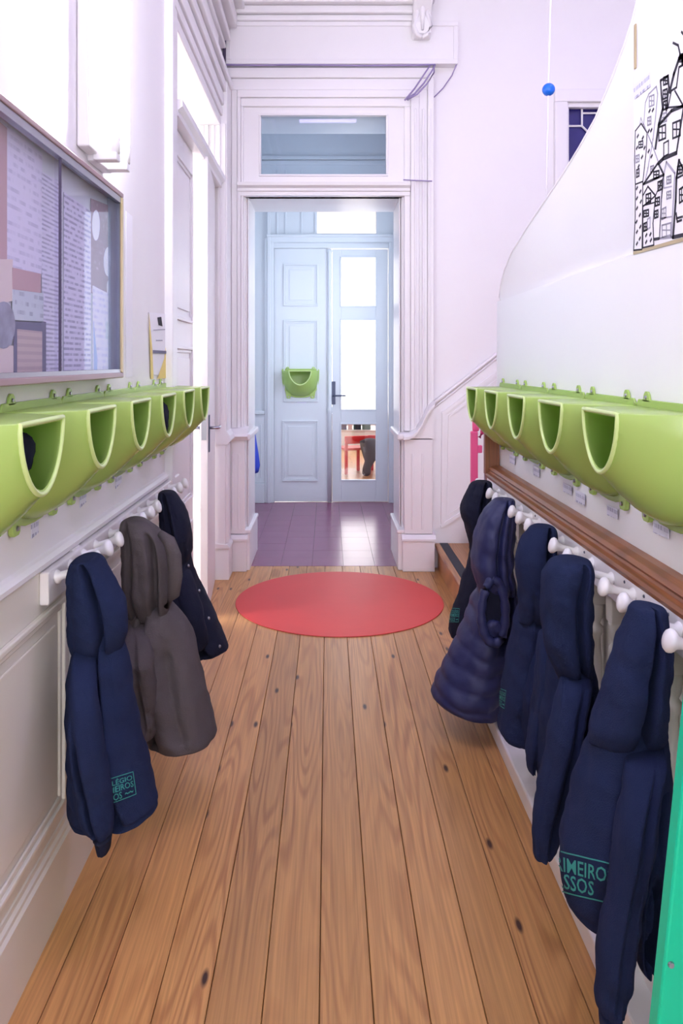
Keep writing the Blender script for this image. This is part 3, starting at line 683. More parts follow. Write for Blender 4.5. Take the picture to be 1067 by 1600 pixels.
# blue coat in the lobby
R = []
for (py, xl, xr) in ((672, 391, 396), (682, 391, 399), (695, 390, 401), (712, 389, 404), (728, 388, 406), (737, 388, 404)):
    p0 = PX(xl, py, 6.3); p1 = PX(xr, py, 6.3)
    R.append([((p0.x + p1.x) / 2 + (p1.x - p0.x) / 2 * math.cos(q / 16 * 6.2832) * (1 + 0.08 * math.sin(3 * q)), 6.3 + 0.13 * math.sin(q / 16 * 6.2832), p0.z) for q in range(16)])
o = MB().rings(R).build('child_coat', 'bluecoat', None, smooth=True); tag(o, 'royal blue coat hanging on the lobby wall', 'coat')

# ------------------------------------------------------------------ bins
def ushape(a, h, n, ex):
    """open U from top-left round the bottom to top-right, (u, z)"""
    r = []
    for i in range(n + 1):
        t = math.pi * (1 + i / n)
        c, s_ = math.cos(t), math.sin(t)
        r.append((a * math.copysign(abs(c) ** (2 / ex), c), h * math.copysign(abs(s_) ** (2 / ex), s_)))
    return r
def make_bin():
    root = thing('storage_bin', (0, 0, 0), 'green bin', 'bin', 'green plastic storage bins')
    n = 20; m = MB(); outer = []; inner = []
    for w_, a, h in ((0.0, 0.176, 0.250), (0.03, 0.172, 0.245), (0.07, 0.160, 0.222), (0.11, 0.140, 0.187), (0.145, 0.118, 0.150), (0.16, 0.106, 0.136)):
        ex = 2.6 - 4.6 * w_
        outer.append([(u, -w_, z) for u, z in ushape(a, h, n, ex)])
    t = 0.010
    for w_, a, h in ((0.16, 0.106, 0.136), (0.145, 0.118, 0.150), (0.11, 0.140, 0.187), (0.07, 0.160, 0.222), (0.02, 0.172, 0.244)):
        ex = 2.6 - 4.6 * w_
        inner.append([(u, -w_, z - t) for u, z in ushape(a - t, h - 2 * t, n, ex)])
    m.rings(outer + inner, cap=True)
    b = m.build('body', 'bin', root, smooth=True, bevel=0.003)
    b.modifiers['edge'].angle_limit = math.radians(50)
    ru = [(u, z) for u, z in ushape(0.1045, 0.1345, 24, 1.87)]
    tp_ = [(0.1045 - 0.209 * i / 8, -0.003) for i in range(1, 8)]
    loop = [(u, -0.1595, min(z - 0.001, -0.003)) for u, z in ru] + [(u, -0.1595, z) for u, z in tp_]
    Rr = []
    for i in range(len(loop) + 1):
        a_, p_, c_ = Vector(loop[(i - 1) % len(loop)]), Vector(loop[i % len(loop)]), Vector(loop[(i + 1) % len(loop)])
        t_ = (c_ - a_).normalized(); n_ = Vector((0, 1, 0)).cross(t_).normalized()
        Rr.append([p_ + n_ * 0.005 * math.cos(q * math.pi / 4) + Vector((0, 1, 0)) * 0.005 * math.sin(q * math.pi / 4) for q in range(8)])
    MB().rings(Rr, cap=False).build('rim', 'rim', root, smooth=True)
    pl_ = []
    for (u, z) in ushape(0.181, 0.262, 20, 2.9): pl_.append((u, z))
    pl_ = [(-0.181, 0.006), (-0.181, -0.0)] + pl_[1:-1] + [(0.181, 0.0), (0.181, 0.006), (0.17, 0.017), (-0.17, 0.017)]
    bp = MB().prism(pl_, 'y', -0.006, -0.0005).build('back_plate', 'bin', root, bevel=0.0015)
    for sx in (-1, 1):
        c = sx * 0.125
        tp = [(c - 0.02, 0.012), (c + 0.02, 0.012), (c + 0.013, 0.03), (c + 0.006, 0.036), (c - 0.006, 0.036), (c - 0.013, 0.03)]
        q = MB().prism(tp, 'y', -0.006, -0.0005).build('tab', 'bin', root, bevel=0.001)
        MB().lathe([(0, 0.005), (0.003, 0.004)], (c, -0.006, 0.022), (0, -1, 0), 8).build('screw', 'steel', q)
        c = sx * 0.115
        tp = [(c - 0.03, -0.20), (c + 0.03, -0.20), (c + 0.019, -0.262), (c + 0.012, -0.268), (c - 0.012, -0.268), (c - 0.019, -0.262)]
        q = MB().prism(tp, 'y', -0.012, -0.0005).build('tab', 'bin', root, bevel=0.002)
        MB().lathe([(0, 0.006), (0.004, 0.005)], (c, -0.012, -0.252), (0, -1, 0), 8).build('screw', 'steel', q)
    return root
bin0 = make_bin()
BT = 1.243
# bin0 goes on the lobby door (faces -y)
bin0.location = (bx(469.5), YB + 0.0035, bz(579)); bin0['label'] = 'green plastic bin alone on the pale blue lobby door'
ordn = ['nearest', 'second', 'third', 'fourth', 'fifth', 'sixth']
XLm = -0.69 + 0.015
for k in range(6):
    yc = 1.388 + 0.365 * k
    copy_tree(bin0, (XL + 0.0005, yc, BT + 0.004), ['green plastic bin nearest the camera in the row under the notice board', 'second green plastic bin in the row under the notice board', 'third green plastic bin in the row under the notice board',
              'fourth green bin in the notice board row, holding dark cloth', 'fifth green bin in the row on the notice board wall, near the side door', 'last green bin on the notice board wall, next to the side door'][k], math.radians(90))
for k in range(5):
    yc = 1.682 + 0.372 * k
    copy_tree(bin0, (XR - 0.0005, yc, BT + 0.002), ['green plastic bin nearest the camera above the wooden handrail', 'second green plastic bin above the wooden handrail', 'third green plastic bin above the wooden handrail',
              'fourth green plastic bin above the wooden handrail', 'last green bin above the handrail, at the far end by the stairs'][k], math.radians(-90))
# cloth in two bins
def cloth_lump(x, y, z, sx, sy, sz, lab):
    m = MB(); R = []
    for i in range(9):
        t = -math.pi / 2 + math.pi * i / 8
        R.append([(x + sx * max(math.cos(t), .03) * math.cos(a_) * (1 + .15 * math.sin(3 * a_ + i)), y + sy * max(math.cos(t), .03) * math.sin(a_) * (1 + .15 * math.sin(4 * a_ + i)), z + sz * math.sin(t)) for a_ in [q * math.pi / 8 for q in range(16)]])
    o = m.rings(R).build('folded_cloth', 'navyblack', None, smooth=True); tag(o, lab, 'cloth')
cloth_lump(XL + 0.118, 1.388 + 0.365 * 3 + 0.04, BT - 0.08, 0.036, 0.058, 0.062, 'dark navy cloth stuffed inside the fourth green bin')
cloth_lump(XL + 0.104, 1.425, BT - 0.062, 0.026, 0.035, 0.04, 'dark navy cloth inside the nearest green bin under the notice board')

# name tags
def wall_card(name, X, pts, mat, lab, cat, group=None, th=0.0015):
    """flat card on a wall plane x = X given by four pixel corners"""
    P4 = [onX(X, a, b) for a, b in pts]; sgn = 1 if X < 0 else -1
    c = sum(P4, Vector()) / 4
    m = MB(); vs = [(p.x - c.x, p.y - c.y, p.z - c.z) for p in P4] + [(p.x - c.x - sgn * th, p.y - c.y, p.z - c.z) for p in P4]
    m.add(vs, [(0, 1, 2, 3), (7, 6, 5, 4), (0, 1, 5, 4), (1, 2, 6, 5), (2, 3, 7, 6), (3, 0, 4, 7)])
    o = m.build(name, mat, None); o.location = c
    return tag(o, lab, cat, group)
for k, (cx_, cy_, w_, h_) in enumerate(((55, 824, 11, 26), (130, 779, 10, 20), (185.5, 751, 9, 15), (253, 705, 6, 9))):
    sk = 5
    wall_card('name_tag', XL + 0.0025, [(cx_ - w_ / 2, cy_ - h_ / 2 + sk), (cx_ + w_ / 2, cy_ - h_ / 2 - sk), (cx_ + w_ / 2, cy_ + h_ / 2 - sk), (cx_ - w_ / 2, cy_ + h_ / 2 + sk)], 'tag',
              ['name tag under the nearest green bin below the notice board', 'name tag on the wall above the gap before the charcoal jacket', 'name tag on the wall above the charcoal jacket', 'small name tag above the farthest hooks by the side door'][k], 'name tag', 'paper name tags under the bins')
for k, (cx_, cy_, w_, h_) in enumerate(((800, 718, 8, 13), (837.5, 737, 9, 14), (886, 764, 13, 14), (906, 778, 14, 18), (956, 800, 16, 16), (1032, 828, 24, 18))):
    sk = w_ * 0.22
    wall_card('name_tag', XR - 0.0065, [(cx_ - w_ / 2, cy_ - h_ / 2 - sk), (cx_ + w_ / 2, cy_ - h_ / 2 + sk), (cx_ + w_ / 2, cy_ + h_ / 2 + sk), (cx_ - w_ / 2, cy_ + h_ / 2 - sk)], 'tag',
              ['farthest of the six name tags above the handrail', 'second farthest of the name tags above the handrail', 'upper one of the two close name tags above the handrail', 'lower one of the two close name tags above the handrail',
               'second nearest of the name tags above the handrail', 'largest, nearest name tag above the handrail'][k], 'name tag', 'paper name tags under the bins')
c = Vector((bx(471.5), YB + 0.008, bz(628)))
o = MB().box(-0.045, 0.045, -0.001, 0.001, -0.012, 0.012).build('name_tag', 'tag', None); o.location = c; tag(o, 'name tag under the green bin on the lobby door', 'name tag', 'paper name tags under the bins')

# ------------------------------------------------------------------ coat rails with knobs
kp = [(0.0, 0.017), (0.006, 0.017), (0.012, 0.010), (0.045, 0.0095), (0.058, 0.013), (0.066, 0.021), (0.072, 0.0225), (0.077, 0.019), (0.080, 0.010), (0.081, 0.001)]
def knob_row(root, x, z, sgn, ys):
    first = None
    for yy in ys:
        if first is None:
            k = MB().lathe(kp, (0, 0, 0), (sgn, 0, 0.30), 16).build('knob', 'knob', None, smooth=True); first = k
        else:
            k = first.copy(); COL.objects.link(k)
        k.parent = root; k.matrix_parent_inverse = Matrix.Translation(-Vector(world_loc(root))); k.location = (x, yy, z)
lr = thing('coat_rail', (XL, 2.5, 0.8), 'white peg rail on the cream dado under the notice board', 'coat rail')
MB().box(XL + 0.006, XL + 0.028, 1.78, 3.36, 0.785, 0.862).build('board', 'trim', lr, bevel=0.004)
knob_row(lr, XL + 0.028, 0.838, 1, [1.83, 1.927, 2.032, 2.136, 2.28, 2.413, 2.523, 2.623, 2.76, 2.90, 3.013, 3.122])
rr = thing('coat_rail', (0.69, 2.3, 0.8), 'white peg rail fixed under the wooden handrail', 'coat rail')
MB().box(0.692, 0.704, 0.3, 3.34, 0.772, 0.853).build('board', 'knob', rr, bevel=0.003)
knob_row(rr, 0.692, 0.822, -1, [1.285, 1.401, 1.51, 1.624, 1.738, 1.87, 2.008, 2.13, 2.26, 2.397, 2.507, 2.613, 2.74, 2.868, 2.976, 3.10, 3.22])
for yy in (1.33, 1.56, 1.68, 1.79, 2.07, 2.33, 2.56):
    MB().lathe([(0, 0.004), (0.002, 0.003)], (0.692, yy, 0.838), (-1, 0, 0), 8).build('screw', 'dark_metal', rr)

# ------------------------------------------------------------------ notice board (glazed cabinet)
nb = thing('notice_board', (XL, 1.8, 1.3), 'glazed notice cabinet with brown metal frame on the corridor wall', 'notice board')
Y0, Y1, Z0, Z1, XO = 1.26, 2.335, 1.303, 1.862, -0.620
MB().box(XL + 0.001, XL + 0.008, Y0, Y1, Z0, Z1).build('back_board', 'greyback' if 'greyback' in M else 'lobby', nb)
MB().box(XL + 0.001, XO, Y0, Y1, Z1 - 0.014, Z1).build('frame_bar', 'alu', nb, bevel=0.003)
MB().box(XL + 0.001, XO, Y0, Y1, Z0, Z0 + 0.016).build('frame_bar', 'alu', nb, bevel=0.003)
MB().box(XL + 0.001, XO - 0.008, Y1 - 0.012, Y1, Z0 + 0.016, Z1 - 0.014).build('frame_bar', 'framegrey', nb)
MB().box(XO - 0.008, XO, Y1 - 0.016, Y1, Z0 + 0.016, Z1 - 0.014).build('frame_lip', 'bronze', nb, bevel=0.002)
MB().box(XL + 0.001, XO, Y0, Y0 + 0.014, Z0 + 0.016, Z1 - 0.014).build('frame_bar', 'bronze', nb, bevel=0.003)
MB().box(XO - 0.02, XO - 0.004, Y0 + 0.014, Y1 - 0.014, Z1 - 0.032, Z1 - 0.014).build('glass_track', 'steel', nb)
MB().box(XO - 0.02, XO - 0.004, Y0 + 0.014, Y1 - 0.014, Z0 + 0.016, Z0 + 0.026).build('glass_track', 'steel', nb)
MB().box(XO - 0.010, XO - 0.007, Y0 + 0.014, 1.805, Z0 + 0.026, Z1 - 0.032).build('glass_pane', 'cabinetglass', nb)
MB().box(XO - 0.017, XO - 0.014, 1.79, Y1 - 0.014, Z0 + 0.026, Z1 - 0.032).build('glass_pane', 'cabinetglass', nb)
MB().box(XO - 0.0115, XO - 0.0065, 1.802, 1.808, Z0 + 0.026, Z1 - 0.032).build('glass_edge', 'glassedge' if 'glassedge' in M else 'darkcable', nb)
M['print1'] = printed('printed_sheet', S(230, 226, 242), S(176, 172, 196), rows=70, fill=0.46, cols=10)
M['print2'] = printed('printed_list', S(230, 228, 242), S(180, 178, 200), rows=95, fill=0.42, cols=6)
M['print3'] = printed('faint_sheet', S(230, 226, 242), S(204, 200, 220), rows=55, fill=0.5, cols=8)
M['maroon'] = printed('maroon_poster', S(150, 116, 132), S(200, 176, 190), rows=60, fill=0.6, cols=12)
M['pinkp'] = simple('dusty_pink_paper', S(200, 164, 166), 0.7)
M['beigep'] = printed('beige_grid', S(206, 186, 180), S(190, 168, 168), rows=60, fill=0.3, cols=6)
M['slate'] = simple('slate_border', S(100, 98, 128), 0.6)
M['mint'] = printed('mint_card', S(208, 216, 222), S(170, 176, 190), rows=50, fill=0.55, cols=12)
M['creamp'] = simple('cream_paper', S(232, 214, 206), 0.7)
M['photo'] = simple('grey_photo', S(150, 150, 168), 0.5, var=0.6, vscale=28)
M['blueprint'] = simple('blue_print', S(150, 176, 226), 0.6)
XB = XL + 0.0105
def quad(x0, yt0, yb0, x1, yt1, yb1): return [(x0, yt0), (x1, yt1), (x1, yb1), (x0, yb0)]
def paper(lab, q, mat, lift=0.0, cat='paper'):
    return wall_card('pinned_sheet', XB + lift, q, mat, lab, cat, 'sheets pinned in the notice board', th=0.001)
paper('dusty pink sheet at the frame edge of the notice board', quad(-30, 165, 420, 11, 200, 408), 'pinkp')
paper('large white sheet with faint print, upper in the notice board', quad(11, 196, 425, 66, 240, 428), 'print3')
paper('long printed list hanging beside the glass edge in notice board', quad(66, 268, 592, 97, 286, 590), 'print2', 0.0012)
paper('printed page just beyond the glass edge in notice board', quad(100, 300, 580, 142, 330, 577), 'print1')
ps = paper('maroon poster with pale ovals in the notice board', quad(142, 310, 458, 183, 326, 470), 'maroon')
paper('white sheet with blue motif at the low end corner of notice board', quad(145, 446, 584, 184, 466, 580), 'print3', 0.001)
paper('cream sheet at the low frame-side of the notice board', quad(-25, 405, 480, 20, 405, 470), 'creamp', 0.001)
paper('pale cream leaflet low in the notice board under the round photo', quad(-25, 540, 600, 24, 540, 594), 'creamp', 0.001)
paper('small pink banner card in the notice board', quad(20, 418, 452, 64, 428, 458), 'pinkp', 0.0022)
paper('pale mint card under the pink banner card', quad(20, 452, 502, 68, 458, 504), 'mint', 0.0022)
fp = paper('slate bordered card with beige grid low in the notice board', quad(22, 500, 592, 72, 503, 588), 'slate', 0.0022)
def on_card(parent, q, mat, name, lift):
    P4 = [onX(XB + lift, a, b) for a, b in q]
    m = MB(); m.add(P4 + [p - Vector((0.0004, 0, 0)) for p in P4], [tuple(range(len(P4))), tuple(range(2 * len(P4) - 1, len(P4) - 1, -1))])
    o = m.build(name, mat, None); o.parent = parent; o.matrix_parent_inverse = Matrix.Translation(-parent.location); return o
on_card(fp, quad(27, 514, 584, 66, 518, 582), 'beigep', 'printed_field', 0.0028)
def oval(cx_, cy_, rx, ry): return [(cx_ + rx * math.cos(i * math.pi / 10), cy_ + ry * math.sin(i * math.pi / 10)) for i in range(20)]
for (cx_, cy_, rx, ry) in ((150, 352, 6, 24), (169, 409, 7, 23), (171, 450, 4, 14)):
    on_card(ps, oval(cx_, cy_, rx, ry), 'paper', 'oval_print', 0.0006)
op = wall_card('pinned_photo', XB + 0.003, oval(6, 508, 18, 37)[:4], 'photo', 'round grey photograph low in the notice board', 'photo', 'sheets pinned in the notice board')
me = bpy.data.meshes.new('pinned_photo'); pp = [onX(XB + 0.003, a, b) for a, b in oval(6, 508, 18, 37)]
cc = op.location
me.from_pydata([tuple(p - cc) for p in pp] + [tuple(p - cc - Vector((0.001, 0, 0))) for p in pp], [], [tuple(range(20)), tuple(range(39, 19, -1))]); me.materials.append(M['photo']); op.data = me
wh = bpy.data.objects  # small prints on the low corner sheet
bs = [o_ for o_ in COL.objects if o_.get('label', '').startswith('white sheet with blue motif')][0]
on_card(bs, quad(165, 502, 530, 177, 504, 530), 'mint', 'printed_field', 0.0016)
on_card(bs, [(146, 500), (152, 560), (152, 580), (147, 580)], 'blueprint', 'printed_field', 0.0016)
# strip sheet beside the cabinet
wall_card('wall_sheet', XL + 0.002, quad(197, 330, 590, 207, 338, 588), 'paper', 'narrow white sheet taped to the wall beside the notice board', 'paper')
# notice with yellow streamers
nt_ = wall_card('wall_notice', XL + 0.003, [(233, 488), (264, 491), (258, 588), (240, 585)], 'paper', 'white notice with yellow streamers hanging at the wall end', 'notice')
def on_wall(parent, q, mat, name, lift):
    P4 = [onX(XL + lift, a, b) for a, b in q]; k = len(P4)
    m = MB(); m.add(P4 + [p - Vector((0.0006, 0, 0)) for p in P4], [tuple(range(k)), tuple(range(2 * k - 1, k - 1, -1))] + [(i, (i + 1) % k, k + (i + 1) % k, k + i) for i in range(k)])
    o = m.build(name, mat, None); o.parent = parent; o.matrix_parent_inverse = Matrix.Translation(-parent.location); return o
on_wall(nt_, [(264, 500), (269, 520), (268, 555), (271, 590), (246, 592), (257, 560)], 'yellow', 'streamer', 0.005)
on_wall(nt_, [(233, 490), (238, 545), (240, 592), (236, 592)], 'yellow', 'streamer', 0.005)
on_wall(nt_, [(239, 547), (271, 549), (271, 553), (239, 552)], 'slate', 'ribbon', 0.007)
on_wall(nt_, [(246, 496), (252, 495), (254, 510), (248, 508)], 'ink', 'crest_print', 0.0045)
on_wall(nt_, [(244, 531), (254, 531), (254, 533), (244, 533)], 'greyink', 'text_line', 0.0045)
on_wall(nt_, [(240, 515), (258, 514), (258, 515.5), (240, 516.5)], 'greyink', 'text_line', 0.0045)

# fluorescent wall lamp standing vertically above the board
fx = thing('wall_lamp', (XL, 2.3, 1.9), 'vertical twin tube fluorescent wall lamp above the notice board', 'lamp')
MB().box(XL + 0.001, XL + 0.035, 2.06, 2.15, 1.93, 3.30).build('batten', 'trim', fx, bevel=0.006)
for k, (xx, yy, zb) in enumerate(((XL + 0.075, 2.16, 1.985), (XL + 0.075, 2.27, 1.985))):
    MB().lathe([(0, 0.013), (1.2, 0.013)], (xx, yy, zb), (0, 0, 1), 14).build('tube', 'e_fluo', fx, smooth=True)
    cpn = MB().lathe([(0, 0.016), (0.045, 0.016), (0.048, 0.0135)], (xx, yy, zb - 0.048), (0, 0, 1), 14).build('end_cap', 'knob', fx, smooth=True)
    MB().box(XL + 0.02, xx + 0.012, yy - 0.02, yy + 0.02, zb - 0.07, zb - 0.048).build('socket', 'knob', fx, bevel=0.003)
MB().box(XL + 0.001, XL + 0.03, 2.15, 2.30, 1.915, 1.94).build('bracket', 'knob', fx, bevel=0.003)

# ------------------------------------------------------------------ poster with a street of crooked houses
XP = XR - 0.0015
po = wall_card('house_poster', XP, [(990, 112), (1180, -80), (1180, 335), (990, 394)], 'paper', 'white poster of crooked ink houses on the stair guard', 'poster')
def stroke(parent, pts, wd, mat, nm='ink_line'):
    m = MB()
    Q = [onX(XP - 0.0006, 970 + a / 3.81, b / 3.81) for a, b in pts]
    for a, b in zip(Q[:-1], Q[1:]):
        t = Vector((0, b.y - a.y, b.z - a.z))
        if t.length < 1e-6: continue
        t.normalize(); n = Vector((0, -t.z, t.y)) * wd / 2; e_ = t * wd * 0.4
        vs = [a - n - e_, b - n + e_, b + n + e_, a + n - e_]
        m.add(vs + [v + Vector((0.0004, 0, 0)) for v in vs], [(0, 1, 2, 3), (7, 6, 5, 4), (0, 1, 5, 4), (1, 2, 6, 5), (2, 3, 7, 6), (3, 0, 4, 7)])
    o = m.build(nm, mat, None, recalc=False); o.parent = parent; o.matrix_parent_inverse = Matrix.Translation(-parent.location)
K, G_ = 'ink', 'greyink'
draw = [
 ([(85, 780), (120, 735), (155, 790), (150, 900), (130, 1080), (85, 1098), (80, 950), (85, 780)], .0045, K), ([(85, 1098), (84, 1300), (75, 1490), (125, 1485), (130, 1080)], .005, K), ([(112, 740), (118, 700), (132, 742)], .003, G_),
 ([(145, 610), (165, 560), (210, 515), (218, 560), (205, 700), (190, 830), (160, 1000), (140, 1095)], .005, G_), ([(145, 610), (135, 740), (180, 850), (225, 970)], .004, G_),
 ([(135, 1095), (220, 970), (255, 1040), (135, 1095)], .007, K), ([(130, 1165), (160, 1110), (205, 1165), (130, 1230), (130, 1475), (195, 1460), (190, 1330), (205, 1165)], .005, K), ([(130, 1225), (200, 1205)], .004, K),
 ([(248, 650), (240, 560), (235, 480), (280, 452), (285, 520), (270, 655)], .008, K), ([(248, 650), (225, 740), (205, 880)], .012, K), ([(225, 970), (250, 945), (330, 910)], .011, K), ([(330, 910), (350, 780), (372, 640)], .008, K), ([(230, 740), (300, 660), (372, 630)], .009, K),
 ([(290, 545), (315, 440), (345, 350), (372, 325)], .012, K), ([(300, 540), (330, 520), (345, 400), (372, 385)], .006, K), ([(310, 255), (340, 270), (352, 325)], .006, K), ([(360, 190), (372, 205)], .006, K), ([(352, 345), (372, 345), (372, 365)], .022, K),
 ([(300, 540), (280, 640), (372, 632), (320, 540)], .005, K),
 ([(270, 965), (245, 1080), (230, 1420), (300, 1412), (320, 1030), (270, 965)], .0065, G_), ([(235, 1300), (300, 1290)], .004, G_), ([(255, 1060), (255, 1120), (300, 1110)], .004, G_),
 ([(345, 955), (330, 1060), (325, 1200), (310, 1412), (372, 1398)], .010, K), ([(345, 955), (372, 1010)], .006, K), ([(335, 1060), (372, 1040)], .005, K), ([(330, 1300), (365, 1290)], .006, K), ([(328, 1270), (335, 1320), (360, 1310)], .006, K),
 ([(205, 1165), (255, 1050)], .004, K), ([(195, 1425), (225, 1420)], .008, K), ([(255, 1040), (240, 1200), (228, 1420)], .004, K),
]
for pts, wd, mt in draw: stroke(po, pts, wd * 0.85, mt)
stroke(po, [(75, 1506), (372, 1424)], .008, 'bronze', 'edge_strip')
def win(cx_, cy_, a, b, mt=K, wd=.0038, cross=True):
    stroke(po, [(cx_ - a, cy_ - b * .8), (cx_ + a, cy_ - b * 1.2), (cx_ + a, cy_ + b * .8), (cx_ - a, cy_ + b * 1.2), (cx_ - a, cy_ - b * .8)], wd, mt, 'ink_window')
    if cross: stroke(po, [(cx_, cy_ - b), (cx_, cy_ + b)], wd * .8, mt, 'ink_window'); stroke(po, [(cx_ - a, cy_), (cx_ + a, cy_)], wd * .8, mt, 'ink_window')
for q in ((265, 480, 12, 22), (262, 560, 12, 26), (265, 625, 12, 24), (245, 790, 20, 40), (330, 770, 22, 45), (210, 1040, 16, 20), (163, 1180, 14, 26), (232, 1105, 12, 26), (217, 1200, 12, 22), (210, 1275, 10, 20), (150, 1270, 14, 18), (145, 1350, 9, 22), (350, 1010, 14, 22), (360, 1160, 12, 40)):
    win(*q, wd=.0045)
for q in ((182, 600, 14, 30), (168, 720, 10, 22), (185, 1005, 9, 16), (255, 700, 16, 25), (285, 1070, 12, 20), (285, 1160, 12, 20), (255, 1270, 12, 30), (270, 1370, 26, 36)):
    win(*q, mt=G_, wd=.004)
win(268, 885, 14, 40, cross=False); win(118, 860, 12, 18); win(98, 945, 10, 20, mt=G_); win(100, 1030, 8, 22); win(165, 1330, 8, 30, mt=G_, cross=False)
for (a, b) in ((100, 810), (130, 820), (95, 880), (140, 880), (125, 935), (105, 990), (95, 1120), (115, 1140), (95, 1180), (118, 1200), (95, 1240), (112, 1280), (92, 1320), (115, 1350), (95, 1380), (112, 1420), (95, 1450), (150, 1400), (175, 1395), (150, 1440), (178, 1430), (170, 660), (190, 655), (165, 780), (180, 775), (165, 900), (182, 930)):
    stroke(po, [(a - 3, b + 6), (a + 3, b - 6)], .006, K, 'ink_dot')
tg = wall_card('caption_card', XP - 0.002, [(988.5, 133), (1014.5, 113), (1015, 136), (991, 155)], 'tag', 'small grey caption card stuck at the poster corner', 'card')

# ------------------------------------------------------------------ mat, hanging ball, cables
m = MB(); R = []
for (r, z) in ((0.582, 0.0008), (0.585, 0.002), (0.584, 0.0045), (0.580, 0.005)):
    R.append([(0.066 + r * math.cos(i * math.pi / 48), 4.35 + r * math.sin(i * math.pi / 48), z) for i in range(96)])
tag(m.rings(R).build('round_mat', 'mat', None), 'large round red vinyl mat on the pine floor', 'mat')
hb = thing('hanging_ball', (PX(857, 140, 3.9).x, 3.9, PX(857, 140, 3.9).z), 'blue ball threaded on a white cord in the stairwell', 'ornament')
c = PX(857, 140, 3.9)
MB().lathe([(-0.032 * math.cos(i * math.pi / 12), 0.032 * math.sin(i * math.pi / 12)) for i in range(13)], c, (0, 0, 1), 20).build('ball', 'blueball', hb, smooth=True)
pa = PX(850, 470, 3.9); top = c + (c - pa) * ((4.3 - c.z) / (c.z - pa.z))
MB().tube([pa, c, top], 0.0055, 6).build('cord', 'knob', hb, smooth=True)
def cable(name, pts, r, mat, lab, D=4.9):
    o = MB().tube([PX(*p, D) if len(p) == 2 else PX(*p) for p in pts], r, 6).build(name, mat, None, smooth=True)
    return tag(o, lab, 'cable')
cable('cable', [(350, 10, 4.80), (354, 22, 4.90), (354, 32, 4.962), (351, 44, 4.965), (350, 100, 4.965)], 0.011, 'darkcable', 'dark cable bundle down the corner by the frieze')
cable('cable', [(342, 101, 4.92), (400, 102, 4.92), (470, 101, 4.92), (560, 102.5, 4.92), (640, 102, 4.92), (680, 101, 4.92)], 0.006, 'cable', 'cable run along the underside of the frieze')
cbn = thing('cable_bundle', tuple(PX(680, 101, 4.91)), 'bundle of drooping cables at the upper casing corner', 'cable')
for pts in ([(680, 101, 4.91), (674, 112, 4.90), (662, 130, 4.90), (648, 146, 4.91), (634, 155, 4.93)], [(678, 103, 4.90), (678, 113, 4.89), (668, 130, 4.89), (652, 147, 4.90), (636, 156, 4.93)], [(672, 102, 4.91), (660, 120, 4.90), (648, 138, 4.91), (632, 157, 4.93)]):
    MB().tube([PX(*p) for p in pts], 0.0055, 6).build('strand', 'cable', cbn, smooth=True)
cable('cable', [(676.5, 104, 5.035), (676.5, 200, 5.035), (676, 283, 5.035), (675.5, 600, 5.035)], 0.005, 'cable', 'thin cable running down beside the door casing')
cable('cable', [(713, 101, 4.97), (706, 118, 5.03), (692, 138, 5.035), (678, 152, 5.035)], 0.004, 'cable', 'single loose cable curving down from the frieze end')
cable('cable', [(630, 281, 4.965), (650, 282, 4.965), (675, 283, 4.965)], 0.004, 'cable', 'short horizontal cable across the door casing')

# ------------------------------------------------------------------ green easel leg, pink gate post
ez = thing('easel_stand', (0.5, 0.95, 0), 'emerald green slanted leg of a stand at the frame edge', 'stand')
def gl(px, py, D): return PX(px, py, D)
D_ = 1.12
pA = PX(1028, 1600, D_); pB = PX(1067, 1225, D_)
dx = (pB.x - pA.x) / (pB.z - pA.z)
def xat(z): return pA.x + dx * (z - pA.z)
for yy in (1.12, 0.55):
    MB().prism([(xat(0.0), 0.0), (xat(0) + 0.07, 0.0), (xat(1.05) + 0.07, 1.05), (xat(1.05), 1.05)], 'y', yy, yy + 0.03).build('leg', 'green', ez, bevel=0.004)
MB().box(xat(0.9) + 0.005, xat(0.9) + 0.065, 0.58, 1.12, 0.88, 0.94).build('crossbar', 'green', ez, bevel=0.003)
q = PX(1048, 1507, D_)
MB().lathe([(0, 0.005), (0.003, 0.004)], (q.x, 1.12, q.z), (0, -1, 0), 10).build('screw', 'steel', ez)
pg = thing('stair_gate', (0.66, 3.56, 0), 'bright pink gate post with latch beyond the handrail end', 'gate')
x = PX(743, 700, 3.56).x
MB().box(x - 0.022, x + 0.010, 3.55, 3.58, 0, 1.03).build('post', 'pink', pg, bevel=0.005)
MB().box(x - 0.013, x + 0.017, 3.555, 3.58, 1.03, 1.14).build('post_top', 'pink', pg, bevel=0.006)
m = MB().tube([(x + 0.02, 3.56, 1.08), (x + 0.032, 3.56, 1.06), (x + 0.030, 3.56, 1.02), (x + 0.018, 3.56, 1.0)], 0.009); m.build('latch', 'pink', pg, smooth=True)
MB().box(x + 0.008, x + 0.03, 3.552, 3.575, 0.93, 0.965).build('latch_block', 'pink', pg, bevel=0.004)
MB().lathe([(0, 0.011), (1.14, 0.011)], (x + 0.052, 3.57, 0.0), (0, 0, 1), 10).build('metal_pole', 'steel', pg, smooth=True)

